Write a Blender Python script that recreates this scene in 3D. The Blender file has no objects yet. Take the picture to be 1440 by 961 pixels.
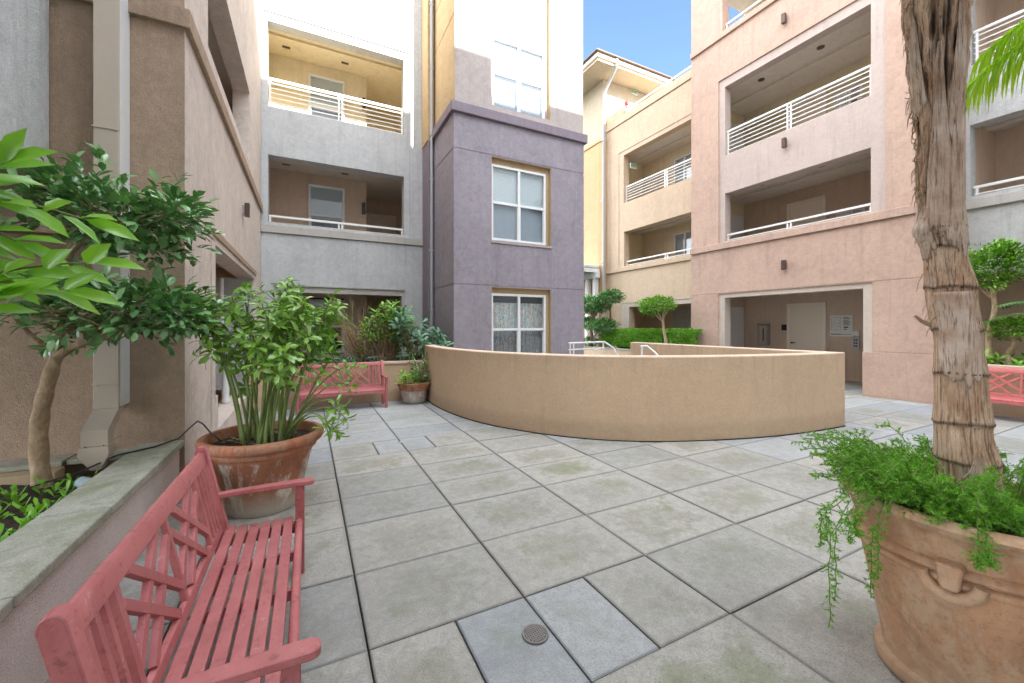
import bpy, bmesh, math, random
from mathutils import Vector, Matrix, noise
R = math.radians
rnd = random.Random(7)

# ------------------------------------------------------------------ camera
scn = bpy.context.scene
cd = bpy.data.cameras.new('camera'); cam = bpy.data.objects.new('camera', cd)
scn.collection.objects.link(cam); scn.camera = cam
cam.location = (0, 0, 1.5)
cam.rotation_euler = (R(90), 0, R(-26.8))
cd.sensor_fit = 'HORIZONTAL'; cd.sensor_width = 36; cd.lens = 36 * 568 / 1440
cd.shift_y = -22 / 1440
cd.clip_start = 0.02; cd.clip_end = 2000

# ------------------------------------------------------------------ world, sun
SUN_EL, SUN_AZ = 34.0, 10.6          # elevation; degrees east of due "south" (-Y)
w = bpy.data.worlds.new('World'); scn.world = w; w.use_nodes = True
nt = w.node_tree; nt.nodes.clear()
sky = nt.nodes.new('ShaderNodeTexSky'); sky.sky_type = 'NISHITA'; sky.sun_disc = False
sky.sun_elevation = R(SUN_EL); sky.sun_rotation = R(180 - SUN_AZ)
sky.air_density = 1.0; sky.dust_density = 0.2; sky.ozone_density = 3.0
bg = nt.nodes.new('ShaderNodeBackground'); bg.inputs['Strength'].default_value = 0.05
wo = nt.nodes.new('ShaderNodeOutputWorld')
# bright out-of-view cloud, added to brighten the shaded courtyard; clear blue toward the north-east
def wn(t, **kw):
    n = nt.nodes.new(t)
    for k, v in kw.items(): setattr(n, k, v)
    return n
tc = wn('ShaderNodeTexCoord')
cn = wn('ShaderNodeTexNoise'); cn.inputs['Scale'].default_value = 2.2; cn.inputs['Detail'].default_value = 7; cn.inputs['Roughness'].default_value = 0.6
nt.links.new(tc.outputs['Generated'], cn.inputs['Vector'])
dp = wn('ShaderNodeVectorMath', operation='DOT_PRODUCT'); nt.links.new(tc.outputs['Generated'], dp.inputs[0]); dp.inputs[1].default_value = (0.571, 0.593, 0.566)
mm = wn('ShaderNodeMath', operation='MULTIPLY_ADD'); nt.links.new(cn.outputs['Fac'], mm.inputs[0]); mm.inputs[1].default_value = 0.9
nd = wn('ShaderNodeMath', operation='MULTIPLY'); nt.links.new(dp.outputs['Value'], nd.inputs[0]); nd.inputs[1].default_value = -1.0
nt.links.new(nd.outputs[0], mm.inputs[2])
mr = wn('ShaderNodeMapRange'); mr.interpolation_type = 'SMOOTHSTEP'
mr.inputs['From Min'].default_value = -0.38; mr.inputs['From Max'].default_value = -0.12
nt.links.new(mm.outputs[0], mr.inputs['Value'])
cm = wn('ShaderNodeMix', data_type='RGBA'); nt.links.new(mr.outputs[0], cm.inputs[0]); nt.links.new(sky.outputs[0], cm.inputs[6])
FILL_CLOUD = 16.0
cm.inputs[7].default_value = (FILL_CLOUD * 0.93, FILL_CLOUD * 0.98, FILL_CLOUD * 1.05, 1)
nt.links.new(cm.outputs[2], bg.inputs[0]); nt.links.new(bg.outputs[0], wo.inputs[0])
sl = bpy.data.lights.new('sun', 'SUN'); sl.energy = 3.6; sl.angle = R(0.5); sl.color = (1, 0.95, 0.86)
so = bpy.data.objects.new('sun', sl); scn.collection.objects.link(so)
sd = Vector((math.sin(R(SUN_AZ)) * math.cos(R(SUN_EL)), -math.cos(R(SUN_AZ)) * math.cos(R(SUN_EL)), math.sin(R(SUN_EL))))
so.rotation_euler = sd.to_track_quat('Z', 'Y').to_euler(); so.location = sd * 60
vs = scn.view_settings
vs.view_transform = 'Standard'; vs.look = 'None'; vs.gamma = 1; vs.use_curve_mapping = False
vs.exposure = 3.1
scn.cycles.max_bounces = 10; scn.cycles.diffuse_bounces = 6; scn.cycles.transparent_max_bounces = 12
scn.cycles.sample_clamp_indirect = 8
scn.cycles.caustics_reflective = False; scn.cycles.caustics_refractive = False

# ------------------------------------------------------------------ materials
def new_mat(name):
    m = bpy.data.materials.new(name); m.use_nodes = True
    nt = m.node_tree; return m, nt, nt.nodes['Principled BSDF']
def N(nt, t, **kw):
    n = nt.nodes.new(t)
    for k, v in kw.items(): setattr(n, k, v)
    return n
def pos(nt, scale=(1, 1, 1), obj=False):
    if obj: src = N(nt, 'ShaderNodeTexCoord').outputs['Object']
    else: src = N(nt, 'ShaderNodeNewGeometry').outputs['Position']
    mp = N(nt, 'ShaderNodeMapping'); mp.inputs['Scale'].default_value = scale
    nt.links.new(src, mp.inputs[0]); return mp.outputs[0]
def noi(nt, vec, scale, detail=4, rough=0.6, dist=0):
    n = N(nt, 'ShaderNodeTexNoise'); n.inputs['Scale'].default_value = scale
    n.inputs['Detail'].default_value = detail; n.inputs['Roughness'].default_value = rough
    n.inputs['Distortion'].default_value = dist
    nt.links.new(vec, n.inputs['Vector']); return n.outputs['Fac']
def ramp(nt, fac, stops):
    r = N(nt, 'ShaderNodeValToRGB')
    el = r.color_ramp.elements
    while len(el) < len(stops): el.new(0.5)
    for e, (p, c) in zip(el, stops):
        e.position = p; e.color = (c, c, c, 1) if isinstance(c, (int, float)) else (*c[:3], 1)
    nt.links.new(fac, r.inputs[0]); return r.outputs[0]
def mix(nt, fac, a, b, mode='MIX'):
    m = N(nt, 'ShaderNodeMix', data_type='RGBA', blend_type=mode)
    for s, v in ((m.inputs[0], fac), (m.inputs[6], a), (m.inputs[7], b)):
        if hasattr(v, 'links') or isinstance(v, bpy.types.NodeSocket): nt.links.new(v, s)
        elif isinstance(v, (int, float)): s.default_value = v if s == m.inputs[0] else (v, v, v, 1)
        else: s.default_value = (*v[:3], 1)
    return m.outputs[2]
def bump(nt, bs, h, strength=0.3, dist=0.01):
    b = N(nt, 'ShaderNodeBump'); b.inputs['Strength'].default_value = strength
    b.inputs['Distance'].default_value = dist
    nt.links.new(h, b.inputs['Height']); nt.links.new(b.outputs[0], bs.inputs['Normal'])
def sc(c, k): return tuple(min(1, x * k) for x in c)

def stucco(name, c, grain=220, gb=0.35, mottle=0.10, streak=0.11, grime=0):
    m, nt, bs = new_mat(name)
    p = pos(nt); mottle *= 1.25
    a = noi(nt, p, 0.9, 6, 0.68, 0.5)
    col = mix(nt, ramp(nt, a, [(0.34, 0), (0.66, 1)]), sc(c, 1 - mottle), sc(c, 1 + mottle))
    b = noi(nt, p, 4.5, 7, 0.72, 1.2)
    col = mix(nt, ramp(nt, b, [(0.42, 0), (0.62, 0.6)]), col, sc(c, 1 + mottle * 1.8))
    b3 = noi(nt, p, 11, 6, 0.7, 0.6)
    col = mix(nt, ramp(nt, b3, [(0.36, 0.45), (0.5, 0)]), col, sc(c, 1 - mottle * 1.8))
    st = noi(nt, pos(nt, (5, 5, 0.30)), 1.4, 6, 0.75)
    col = mix(nt, ramp(nt, st, [(0.53, 0), (0.74, streak * 5)]), col, sc(c, 0.62))
    g = noi(nt, p, grain, 3, 0.7)
    col = mix(nt, ramp(nt, g, [(0.36, 0.30), (0.5, 0)]), col, sc(c, 0.55))
    g2 = noi(nt, p, grain * 0.35, 4, 0.7)
    col = mix(nt, ramp(nt, g2, [(0.38, 0.25), (0.5, 0)]), col, sc(c, 0.65))
    col = mix(nt, ramp(nt, g2, [(0.55, 0), (0.66, 0.22)]), col, sc(c, 1.3))
    if grime:
        sz = N(nt, 'ShaderNodeSeparateXYZ'); nt.links.new(N(nt, 'ShaderNodeNewGeometry').outputs['Position'], sz.inputs[0])
        lo = N(nt, 'ShaderNodeMath', operation='MULTIPLY_ADD'); nt.links.new(b, lo.inputs[0]); lo.inputs[1].default_value = -0.35; nt.links.new(sz.outputs[2], lo.inputs[2])
        col = mix(nt, ramp(nt, lo.outputs[0], [(0.0, 0.35 * grime), (0.02, 0.3 * grime), (0.10, 0)]), col, sc(c, 0.5))
        dr = noi(nt, pos(nt, (9, 9, 0.25)), 1.6, 5, 0.7)
        hi = N(nt, 'ShaderNodeMath', operation='MULTIPLY_ADD'); nt.links.new(sz.outputs[2], hi.inputs[0]); hi.inputs[1].default_value = 0.35; nt.links.new(dr, hi.inputs[2])
        col = mix(nt, ramp(nt, hi.outputs[0], [(0.86, 0), (1.0, 0.35 * grime)]), col, sc(c, 0.6))
    nt.links.new(col, bs.inputs['Base Color'])
    bs.inputs['Roughness'].default_value = 0.92; bs.inputs['Specular IOR Level'].default_value = 0.2
    b2 = noi(nt, p, 18, 4, 0.6)
    h1 = N(nt, 'ShaderNodeMath', operation='ADD'); nt.links.new(g, h1.inputs[0]); nt.links.new(g2, h1.inputs[1])
    hh = N(nt, 'ShaderNodeMath', operation='ADD'); nt.links.new(h1.outputs[0], hh.inputs[0]); nt.links.new(b2, hh.inputs[1])
    bump(nt, bs, hh.outputs[0], min(1, gb * 1.8), 0.007)
    return m
def plain(name, c, rough=0.5, metal=0.0, spec=0.5, var=0.06, bs_=0.0, scale=30):
    m, nt, bs = new_mat(name)
    a = noi(nt, pos(nt), scale, 4, 0.6)
    col = mix(nt, a, sc(c, 1 - var), sc(c, 1 + var))
    nt.links.new(col, bs.inputs['Base Color'])
    bs.inputs['Roughness'].default_value = rough; bs.inputs['Metallic'].default_value = metal
    bs.inputs['Specular IOR Level'].default_value = spec
    if bs_: bump(nt, bs, a, bs_, 0.003)
    return m

M = {}
M['tan'] = stucco('tan_stucco', (0.43, 0.315, 0.23), 160, 0.7)
M['tan_lit'] = stucco('lit_tan_stucco', (0.68, 0.585, 0.515), 190, 0.5)  # same tan lightened for the face that catches more light
M['pale_blue'] = stucco('pale_grey_blue_stucco', (0.5, 0.5, 0.495), 160, 0.7)
M['grey'] = stucco('grey_stucco', (0.49, 0.505, 0.515), 220, 0.25, 0.09)
M['grey_trim'] = stucco('grey_trim_stucco', (0.46, 0.44, 0.41), 220, 0.2, 0.05)
M['purple'] = stucco('purple_grey_stucco', (0.295, 0.268, 0.305), 220, 0.25, 0.12)
M['purple_trim'] = stucco('dark_purple_trim', (0.24, 0.205, 0.24), 220, 0.2, 0.05)
M['upper_bay'] = stucco('greige_stucco', (0.42, 0.37, 0.35), 220, 0.25, 0.08)
M['ochre'] = stucco('bounce_tan_stucco', (0.48, 0.36, 0.21), 220, 0.25, 0.10)  # tan, yellowed for bounced light on the bay's upper side wall
M['reveal'] = stucco('tan_reveal', (0.45, 0.33, 0.20), 220, 0.2, 0.04)
M['pink'] = stucco('pink_stucco', (0.51, 0.36, 0.285), 220, 0.25, 0.09)
M['pink_pale'] = stucco('pale_pink_beige_stucco', (0.52, 0.43, 0.385), 220, 0.2, 0.06)
M['beige_trim'] = stucco('beige_trim', (0.56, 0.48, 0.41), 220, 0.15, 0.04)
M['peach'] = stucco('peach_stucco', (0.56, 0.43, 0.31), 220, 0.25, 0.08)
M['orange'] = stucco('warm_orange_stucco', (0.58, 0.39, 0.22), 220, 0.2, 0.06)
M['cream'] = stucco('cream_stucco', (0.54, 0.46, 0.34), 220, 0.2, 0.06)
M['curve'] = stucco('ochre_brown_stucco', (0.6, 0.435, 0.295), 170, 0.35, 0.055, 0.05, 0.8)
M['curve_cap'] = stucco('light_ochre_cap', (0.68, 0.52, 0.4), 240, 0.2, 0.05)
M['corridor'] = stucco('corridor_tan', (0.64, 0.50, 0.39), 220, 0.15, 0.05)
M['corridor_yellow'] = stucco('corridor_yellow_tan', (0.74, 0.65, 0.46), 220, 0.15, 0.05)
M['ceiling'] = stucco('soffit_stucco', (0.7, 0.645, 0.575), 220, 0.1, 0.04)
M['off_white'] = stucco('off_white_stucco', (0.66, 0.67, 0.67), 150, 0.7)
M['white_wall'] = stucco('white_wall', (0.80, 0.79, 0.76), 150, 0.5)
M['white'] = plain('white_paint', (0.74, 0.75, 0.76), 0.4)
M['rail'] = plain('white_rail_paint', (0.78, 0.78, 0.76), 0.35)
M['duct'] = plain('tan_duct_paint', (0.52, 0.44, 0.36), 0.5, 0, 0.4, 0.04)
M['pipe'] = plain('grey_pipe_paint', (0.40, 0.42, 0.44), 0.45)
M['door'] = plain('tan_door_paint', (0.82, 0.72, 0.60), 0.45)
M['doorframe'] = plain('pale_door_frame', (0.86, 0.78, 0.68), 0.45)
M['black'] = plain('black_plastic', (0.02, 0.02, 0.022), 0.4)
M['bronze'] = plain('bronze_metal', (0.10, 0.065, 0.05), 0.4, 0.3)
M['steel'] = plain('steel', (0.45, 0.45, 0.46), 0.35, 0.8)
M['drain_steel'] = plain('dull_drain_steel', (0.22, 0.21, 0.20), 0.5, 0.6, 0.5, 0.3)
M['paper'] = plain('white_board', (0.72, 0.72, 0.70), 0.5)
M['ink'] = plain('grey_print', (0.12, 0.12, 0.13), 0.6)
M['green_sign'] = plain('green_letters', (0.03, 0.35, 0.10), 0.4)
M['red'] = plain('red_bell', (0.45, 0.03, 0.03), 0.4)
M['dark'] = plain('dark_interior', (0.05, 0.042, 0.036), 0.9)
M['blind'] = plain('pale_blind', (0.66, 0.72, 0.74), 0.6)
M['twig'] = plain('twig_bark', (0.36, 0.25, 0.15), 0.8, 0, 0.2, 0.25, 0.5, 60)
M['stem_green'] = plain('green_stem', (0.17, 0.23, 0.065), 0.6, 0, 0.3, 0.3, 0.3, 25)
M['blue_cup'] = plain('weathered_blue_plastic', (0.33, 0.42, 0.46), 0.55, 0, 0.4, 0.3, 0.2, 40)
M['wood_edge'] = plain('tan_board', (0.46, 0.35, 0.22), 0.75, 0, 0.2, 0.12, 0.3, 40)

def soil_mat():
    m, nt, bs = new_mat('soil'); p = pos(nt)
    a = noi(nt, p, 45, 6, 0.75)
    col = ramp(nt, a, [(0.3, (0.018, 0.012, 0.009)), (0.55, (0.06, 0.04, 0.028)), (0.8, (0.16, 0.10, 0.06))])
    nt.links.new(col, bs.inputs['Base Color']); bs.inputs['Roughness'].default_value = 0.95
    bump(nt, bs, a, 1.0, 0.03); return m
M['soil'] = soil_mat()

def pebble_mat():
    m, nt, bs = new_mat('pebble_dash'); p = pos(nt)
    g = noi(nt, p, 190, 3, 0.7)
    col = ramp(nt, g, [(0.36, (0.38, 0.30, 0.27)), (0.46, (0.70, 0.61, 0.57)), (0.68, (0.85, 0.80, 0.76))])
    b = noi(nt, p, 2.5, 4); col = mix(nt, ramp(nt, b, [(0.4, 0), (0.7, 0.3)]), col, (0.36, 0.27, 0.22))
    nt.links.new(col, bs.inputs['Base Color']); bs.inputs['Roughness'].default_value = 0.9
    bump(nt, bs, g, 0.7, 0.006); return m
M['pebble'] = pebble_mat()

def concrete(name, light, dark, moss, amt=0.6, island=True, uv=True):
    m, nt, bs = new_mat(name); p = pos(nt)
    geo = N(nt, 'ShaderNodeNewGeometry')
    n1 = noi(nt, p, 2.9, 9, 0.74, 0.5); n2 = noi(nt, p, 14, 8, 0.78, 0.6); n3 = noi(nt, p, 150, 3, 0.7)
    n4 = noi(nt, p, 0.8, 5, 0.6, 0.4)
    col = mix(nt, ramp(nt, n2, [(0.3, 0), (0.72, 1)]), dark, light)
    if uv:
        # weathering gathers in the middle of each slab, away from the joints
        u = N(nt, 'ShaderNodeUVMap'); sx = N(nt, 'ShaderNodeSeparateXYZ'); nt.links.new(u.outputs[0], sx.inputs[0])
        def tri(o):
            a = N(nt, 'ShaderNodeMath', operation='SUBTRACT'); nt.links.new(o, a.inputs[0]); a.inputs[1].default_value = 0.5
            b = N(nt, 'ShaderNodeMath', operation='ABSOLUTE'); nt.links.new(a.outputs[0], b.inputs[0])
            return b.outputs[0]
        mx = N(nt, 'ShaderNodeMath', operation='MAXIMUM'); nt.links.new(tri(sx.outputs[0]), mx.inputs[0]); nt.links.new(tri(sx.outputs[1]), mx.inputs[1])
        ad = N(nt, 'ShaderNodeMath', operation='MULTIPLY_ADD'); nt.links.new(n1, ad.inputs[0]); ad.inputs[1].default_value = 1.35; nt.links.new(mx.outputs[0], ad.inputs[2])
        ring = ramp(nt, ad.outputs[0], [(0.82, 1.0), (1.02, 0.45), (1.30, 0.0)])
        rs = N(nt, 'ShaderNodeMath', operation='MULTIPLY'); nt.links.new(ring, rs.inputs[0])
        isl = ramp(nt, geo.outputs['Random Per Island'], [(0.0, 0.25), (0.35, 0.6), (1.0, 1.0)])
        nt.links.new(isl, rs.inputs[1])
        r2 = N(nt, 'ShaderNodeMath', operation='MULTIPLY'); nt.links.new(rs.outputs[0], r2.inputs[0])
        nt.links.new(ramp(nt, n4, [(0.3, 0.35 * amt), (0.65, amt)]), r2.inputs[1])
        r4 = N(nt, 'ShaderNodeMath', operation='MULTIPLY'); nt.links.new(r2.outputs[0], r4.inputs[0]); nt.links.new(ramp(nt, n2, [(0.30, 1.0), (0.70, 0.45)]), r4.inputs[1])
        col = mix(nt, r4.outputs[0], col, moss)
        wx = noi(nt, p, 0.55, 7, 0.7, 0.8)
        col = mix(nt, ramp(nt, wx, [(0.50, 0), (0.66, 0.5)]), col, sc(dark, 0.72))
        gr = ramp(nt, noi(nt, p, 1.3, 5, 0.6), [(0.52, 0), (0.72, 0.6)])
        r3 = N(nt, 'ShaderNodeMath', operation='MULTIPLY'); nt.links.new(gr, r3.inputs[0]); nt.links.new(ring, r3.inputs[1])
        col = mix(nt, r3.outputs[0], col, (0.15, 0.20, 0.07))
        edge = ramp(nt, mx.outputs[0], [(0.48, 0), (0.5, 0.5)])
        col = mix(nt, edge, col, sc(dark, 0.75))
    else:
        col = mix(nt, ramp(nt, n1, [(0.42, 0), (0.7, amt)]), col, moss)
    tint = ramp(nt, geo.outputs['Random Per Island'], [(0.0, (0.86, 0.88, 0.90)), (0.5, (1.0, 0.99, 0.97)), (1.0, (1.10, 1.08, 1.05))])
    if island: col = mix(nt, 1.0, col, tint, 'MULTIPLY')
    col = mix(nt, ramp(nt, n3, [(0.38, 0.6), (0.48, 0)]), col, sc(dark, 0.55))
    spots = ramp(nt, noi(nt, p, 60, 2, 0.5), [(0.70, 0), (0.75, 0.5)])
    col = mix(nt, spots, col, sc(light, 1.25))
    nt.links.new(col, bs.inputs['Base Color'])
    bs.inputs['Roughness'].default_value = 0.85; bs.inputs['Specular IOR Level'].default_value = 0.3
    ah = N(nt, 'ShaderNodeMath', operation='ADD'); nt.links.new(n2, ah.inputs[0]); nt.links.new(n3, ah.inputs[1])
    bump(nt, bs, ah.outputs[0], 0.3, 0.006)
    return m
M['paver'] = concrete('weathered_paver', (0.455, 0.44, 0.415), (0.29, 0.285, 0.26), (0.175, 0.18, 0.115), 0.8)
M['paver_new'] = concrete('blue_grey_paver', (0.43, 0.445, 0.455), (0.31, 0.32, 0.325), (0.24, 0.25, 0.20), 0.5)
M['coping'] = concrete('coping_slab', (0.52, 0.51, 0.46), (0.33, 0.33, 0.28), (0.17, 0.20, 0.09), 0.9, True, False)
def joint_mat():
    m, nt, bs = new_mat('joint_bed'); p = pos(nt)
    a = noi(nt, p, 1.8, 5, 0.6)
    col = ramp(nt, a, [(0.45, (0.022, 0.02, 0.018)), (0.62, (0.03, 0.055, 0.012)), (0.75, (0.05, 0.14, 0.015))])
    nt.links.new(col, bs.inputs['Base Color']); bs.inputs['Roughness'].default_value = 0.95
    bump(nt, bs, noi(nt, p, 90, 4), 0.8, 0.02); return m
M['joint'] = joint_mat()

def bench_mat(name, c):
    m, nt, bs = new_mat(name)
    geo = N(nt, 'ShaderNodeNewGeometry')
    p = pos(nt, obj=True)
    n = noi(nt, p, 9, 6, 0.7, 0.5)
    col = mix(nt, ramp(nt, n, [(0.35, 0), (0.7, 1)]), sc(c, 0.86), (c[0] * 1.12, c[1] * 1.35, c[2] * 1.3))
    is_ = ramp(nt, geo.outputs['Random Per Island'], [(0, (0.88, 0.88, 0.9)), (1, (1.12, 1.15, 1.12))])
    col = mix(nt, 1.0, col, is_, 'MULTIPLY')
    g = noi(nt, pos(nt, (2, 40, 40), True), 6, 4, 0.6)
    col = mix(nt, ramp(nt, g, [(0.6, 0), (0.75, 0.3)]), col, sc(c, 0.6))
    w1 = noi(nt, p, 16, 8, 0.78, 0.8)
    col = mix(nt, ramp(nt, w1, [(0.60, 0), (0.68, 0.75)]), col, (0.58, 0.36, 0.33))
    col = mix(nt, ramp(nt, noi(nt, p, 30, 5, 0.7, 0.4), [(0.34, 0.6), (0.43, 0)]), col, sc(c, 0.45))
    nt.links.new(col, bs.inputs['Base Color'])
    nt.links.new(ramp(nt, n, [(0.3, 0.36), (0.7, 0.62)]), bs.inputs['Roughness'])
    bs.inputs['Specular IOR Level'].default_value = 0.45
    bump(nt, bs, g, 0.12, 0.003); return m
M['bench'] = bench_mat('faded_red_paint', (0.44, 0.125, 0.13))
M['bench_coral'] = bench_mat('coral_red_paint', (0.50, 0.115, 0.115))

def terracotta(name, c, stain, amt):
    m, nt, bs = new_mat(name); p = pos(nt)
    a = noi(nt, p, 5, 6, 0.7, 0.6)
    col = mix(nt, ramp(nt, a, [(0.3, 0), (0.7, 1)]), sc(c, 0.72), sc(c, 1.18))
    s1 = noi(nt, pos(nt, (1, 1, 0.3)), 7, 9, 0.72, 0.15)
    sepz = N(nt, 'ShaderNodeSeparateXYZ'); nt.links.new(N(nt, 'ShaderNodeNewGeometry').outputs['Position'], sepz.inputs[0])
    col = mix(nt, ramp(nt, s1, [(0.465, 0), (0.54, amt)]), col, stain)
    s2 = noi(nt, p, 3.2, 5, 0.6, 1.0)
    col = mix(nt, ramp(nt, s2, [(0.53, 0), (0.68, 0.6)]), col, sc(c, 0.5))
    s3 = noi(nt, p, 40, 6, 0.75)
    col = mix(nt, ramp(nt, s3, [(0.36, 0.5), (0.48, 0)]), col, sc(c, 0.55))
    low = N(nt, 'ShaderNodeMath', operation='MULTIPLY_ADD'); nt.links.new(s1, low.inputs[0]); low.inputs[1].default_value = 0.35
    nt.links.new(sepz.outputs[2], low.inputs[2])
    col = mix(nt, ramp(nt, low.outputs[0], [(0.21, amt), (0.36, 0)]), col, sc(stain, 0.75))
    nt.links.new(col, bs.inputs['Base Color']); bs.inputs['Roughness'].default_value = 0.75
    bs.inputs['Specular IOR Level'].default_value = 0.3
    bump(nt, bs, noi(nt, p, 70, 5, 0.7), 0.35, 0.006); return m
M['terra'] = terracotta('stained_terracotta', (0.38, 0.155, 0.09), (0.60, 0.54, 0.46), 0.95)
M['terra_white'] = terracotta('whitened_terracotta', (0.48, 0.33, 0.27), (0.66, 0.62, 0.57), 1.0)
M['terra_rim'] = terracotta('terracotta_rim', (0.42, 0.16, 0.085), (0.44, 0.30, 0.21), 0.45)
M['terra_pale'] = terracotta('pale_terracotta', (0.50, 0.28, 0.16), (0.56, 0.41, 0.28), 0.55)

def leaf_mat(name, c1, c2, rough=0.35, trans=0.35, spec=0.5, back=1.25):
    m, nt, bs = new_mat(name)
    geo = N(nt, 'ShaderNodeNewGeometry')
    col = mix(nt, geo.outputs['Random Per Island'], c1, c2)
    col = mix(nt, ramp(nt, noi(nt, pos(nt), 25, 3), [(0.4, 0), (0.7, 0.3)]), col, sc(c2, 1.2))
    col2 = mix(nt, geo.outputs['Backfacing'], col, sc(c2, back))
    nt.links.new(col2, bs.inputs['Base Color']); bs.inputs['Roughness'].default_value = rough
    bs.inputs['Specular IOR Level'].default_value = spec
    tr = N(nt, 'ShaderNodeBsdfTranslucent')
    nt.links.new(mix(nt, 1.0, col, (1.3, 1.5, 0.5), 'MULTIPLY'), tr.inputs[0])
    ms = N(nt, 'ShaderNodeMixShader'); ms.inputs[0].default_value = trans
    nt.links.new(bs.outputs[0], ms.inputs[1]); nt.links.new(tr.outputs[0], ms.inputs[2])
    nt.links.new(ms.outputs[0], nt.nodes['Material Output'].inputs[0]); return m
M['leaf_dark'] = leaf_mat('glossy_dark_leaf', (0.05, 0.15, 0.055), (0.17, 0.33, 0.13), 0.22, 0.15, 0.8)
M['leaf_bright'] = leaf_mat('bright_green_leaf', (0.075, 0.24, 0.015), (0.20, 0.42, 0.035), 0.28, 0.35, 0.7)
M['leaf_mid'] = leaf_mat('mid_green_leaf', (0.045, 0.16, 0.02), (0.19, 0.35, 0.05), 0.25, 0.3, 0.8)
M['leaf_blue'] = leaf_mat('blue_green_leaf', (0.035, 0.11, 0.06), (0.10, 0.22, 0.13), 0.35, 0.2)
M['leaf_hedge'] = leaf_mat('hedge_leaf', (0.065, 0.19, 0.018), (0.18, 0.38, 0.04), 0.45, 0.3)
M['leaf_fern'] = leaf_mat('asparagus_fern_green', (0.075, 0.235, 0.018), (0.20, 0.42, 0.045), 0.5, 0.35)
M['leaf_palm'] = leaf_mat('palm_leaflet', (0.20, 0.40, 0.02), (0.45, 0.60, 0.06), 0.35, 0.4)
M['leaf_treefern'] = leaf_mat('treefern_green', (0.06, 0.18, 0.06), (0.13, 0.28, 0.10), 0.5, 0.3)

def bark_mat(name, c1, c2, zscale=0.35, scale=24, b=0.6):
    m, nt, bs = new_mat(name)
    a = noi(nt, pos(nt, (1, 1, zscale)), scale, 6, 0.7, 0.5)
    col = ramp(nt, a, [(0.3, sc(c1, 0.6)), (0.5, c1), (0.72, c2)])
    nt.links.new(col, bs.inputs['Base Color']); bs.inputs['Roughness'].default_value = 0.85
    bs.inputs['Specular IOR Level'].default_value = 0.2
    bump(nt, bs, a, b, 0.01); return m
M['bark'] = bark_mat('smooth_tan_bark', (0.38, 0.27, 0.17), (0.60, 0.46, 0.33), 0.6, 18)
M['bark_far'] = bark_mat('trimmed_tree_bark', (0.34, 0.20, 0.12), (0.48, 0.31, 0.20), 0.3, 14)

def palm_mat():
    m, nt, bs = new_mat('palm_trunk')
    at = N(nt, 'ShaderNodeAttribute'); at.attribute_name = 'tone'
    fib = noi(nt, pos(nt, (1, 1, 0.045)), 150, 5, 0.75, 0.3)
    n2 = noi(nt, pos(nt, (1, 1, 0.4)), 14, 6, 0.7, 0.8)
    col = mix(nt, ramp(nt, n2, [(0.35, 0), (0.65, 1)]), (0.46, 0.27, 0.17), (0.78, 0.57, 0.42))
    col = mix(nt, ramp(nt, noi(nt, pos(nt, (1, 1, 0.5)), 6, 5, 0.6, 1.0), [(0.54, 0), (0.70, 0.7)]), col, (0.56, 0.49, 0.44))
    col = mix(nt, ramp(nt, fib, [(0.36, 0.85), (0.5, 0)]), col, (0.09, 0.05, 0.03))
    col = mix(nt, at.outputs['Fac'], (0.05, 0.028, 0.018), col)
    nt.links.new(col, bs.inputs['Base Color']); bs.inputs['Roughness'].default_value = 0.85
    bs.inputs['Specular IOR Level'].default_value = 0.2
    bump(nt, bs, fib, 0.55, 0.008); return m
M['palm'] = palm_mat()
def sheath_mat():
    m, nt, bs = new_mat('papery_leaf_sheath')
    fib = noi(nt, pos(nt, (1, 1, 0.06)), 110, 4, 0.7, 0.2)
    n2 = noi(nt, pos(nt), 9, 5, 0.6, 0.6)
    col = mix(nt, ramp(nt, n2, [(0.35, 0), (0.68, 1)]), (0.50, 0.33, 0.23), (0.74, 0.61, 0.52))
    col = mix(nt, ramp(nt, fib, [(0.36, 0.8), (0.5, 0)]), col, (0.20, 0.11, 0.07))
    nt.links.new(col, bs.inputs['Base Color']); bs.inputs['Roughness'].default_value = 0.7
    bump(nt, bs, fib, 0.35, 0.006); return m
M['sheath'] = sheath_mat()

def glass_mat():
    m, nt, bs = new_mat('window_glass'); nt.nodes.remove(bs)
    tr = N(nt, 'ShaderNodeBsdfTransparent'); tr.inputs[0].default_value = (0.88, 0.92, 0.93, 1)
    gl = N(nt, 'ShaderNodeBsdfGlossy'); gl.inputs['Roughness'].default_value = 0.03; gl.inputs[0].default_value = (0.9, 0.95, 1, 1)
    lw = N(nt, 'ShaderNodeLayerWeight'); lw.inputs['Blend'].default_value = 0.5
    pw = N(nt, 'ShaderNodeMath', operation='POWER'); nt.links.new(lw.outputs['Facing'], pw.inputs[0]); pw.inputs[1].default_value = 3.0
    fr = N(nt, 'ShaderNodeMath', operation='MULTIPLY_ADD'); nt.links.new(pw.outputs[0], fr.inputs[0]); fr.inputs[1].default_value = 0.7; fr.inputs[2].default_value = 0.10
    ms = N(nt, 'ShaderNodeMixShader'); nt.links.new(fr.outputs[0], ms.inputs[0])
    nt.links.new(tr.outputs[0], ms.inputs[1]); nt.links.new(gl.outputs[0], ms.inputs[2])
    nt.links.new(ms.outputs[0], nt.nodes['Material Output'].inputs[0]); return m
M['glass'] = glass_mat()
M['glass_screen'] = glass_mat(); M['glass_screen'].name = 'screened_glass'
for n_ in M['glass_screen'].node_tree.nodes:
    if n_.type == 'BSDF_TRANSPARENT': n_.inputs[0].default_value = (0.62, 0.67, 0.72, 1)
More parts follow.
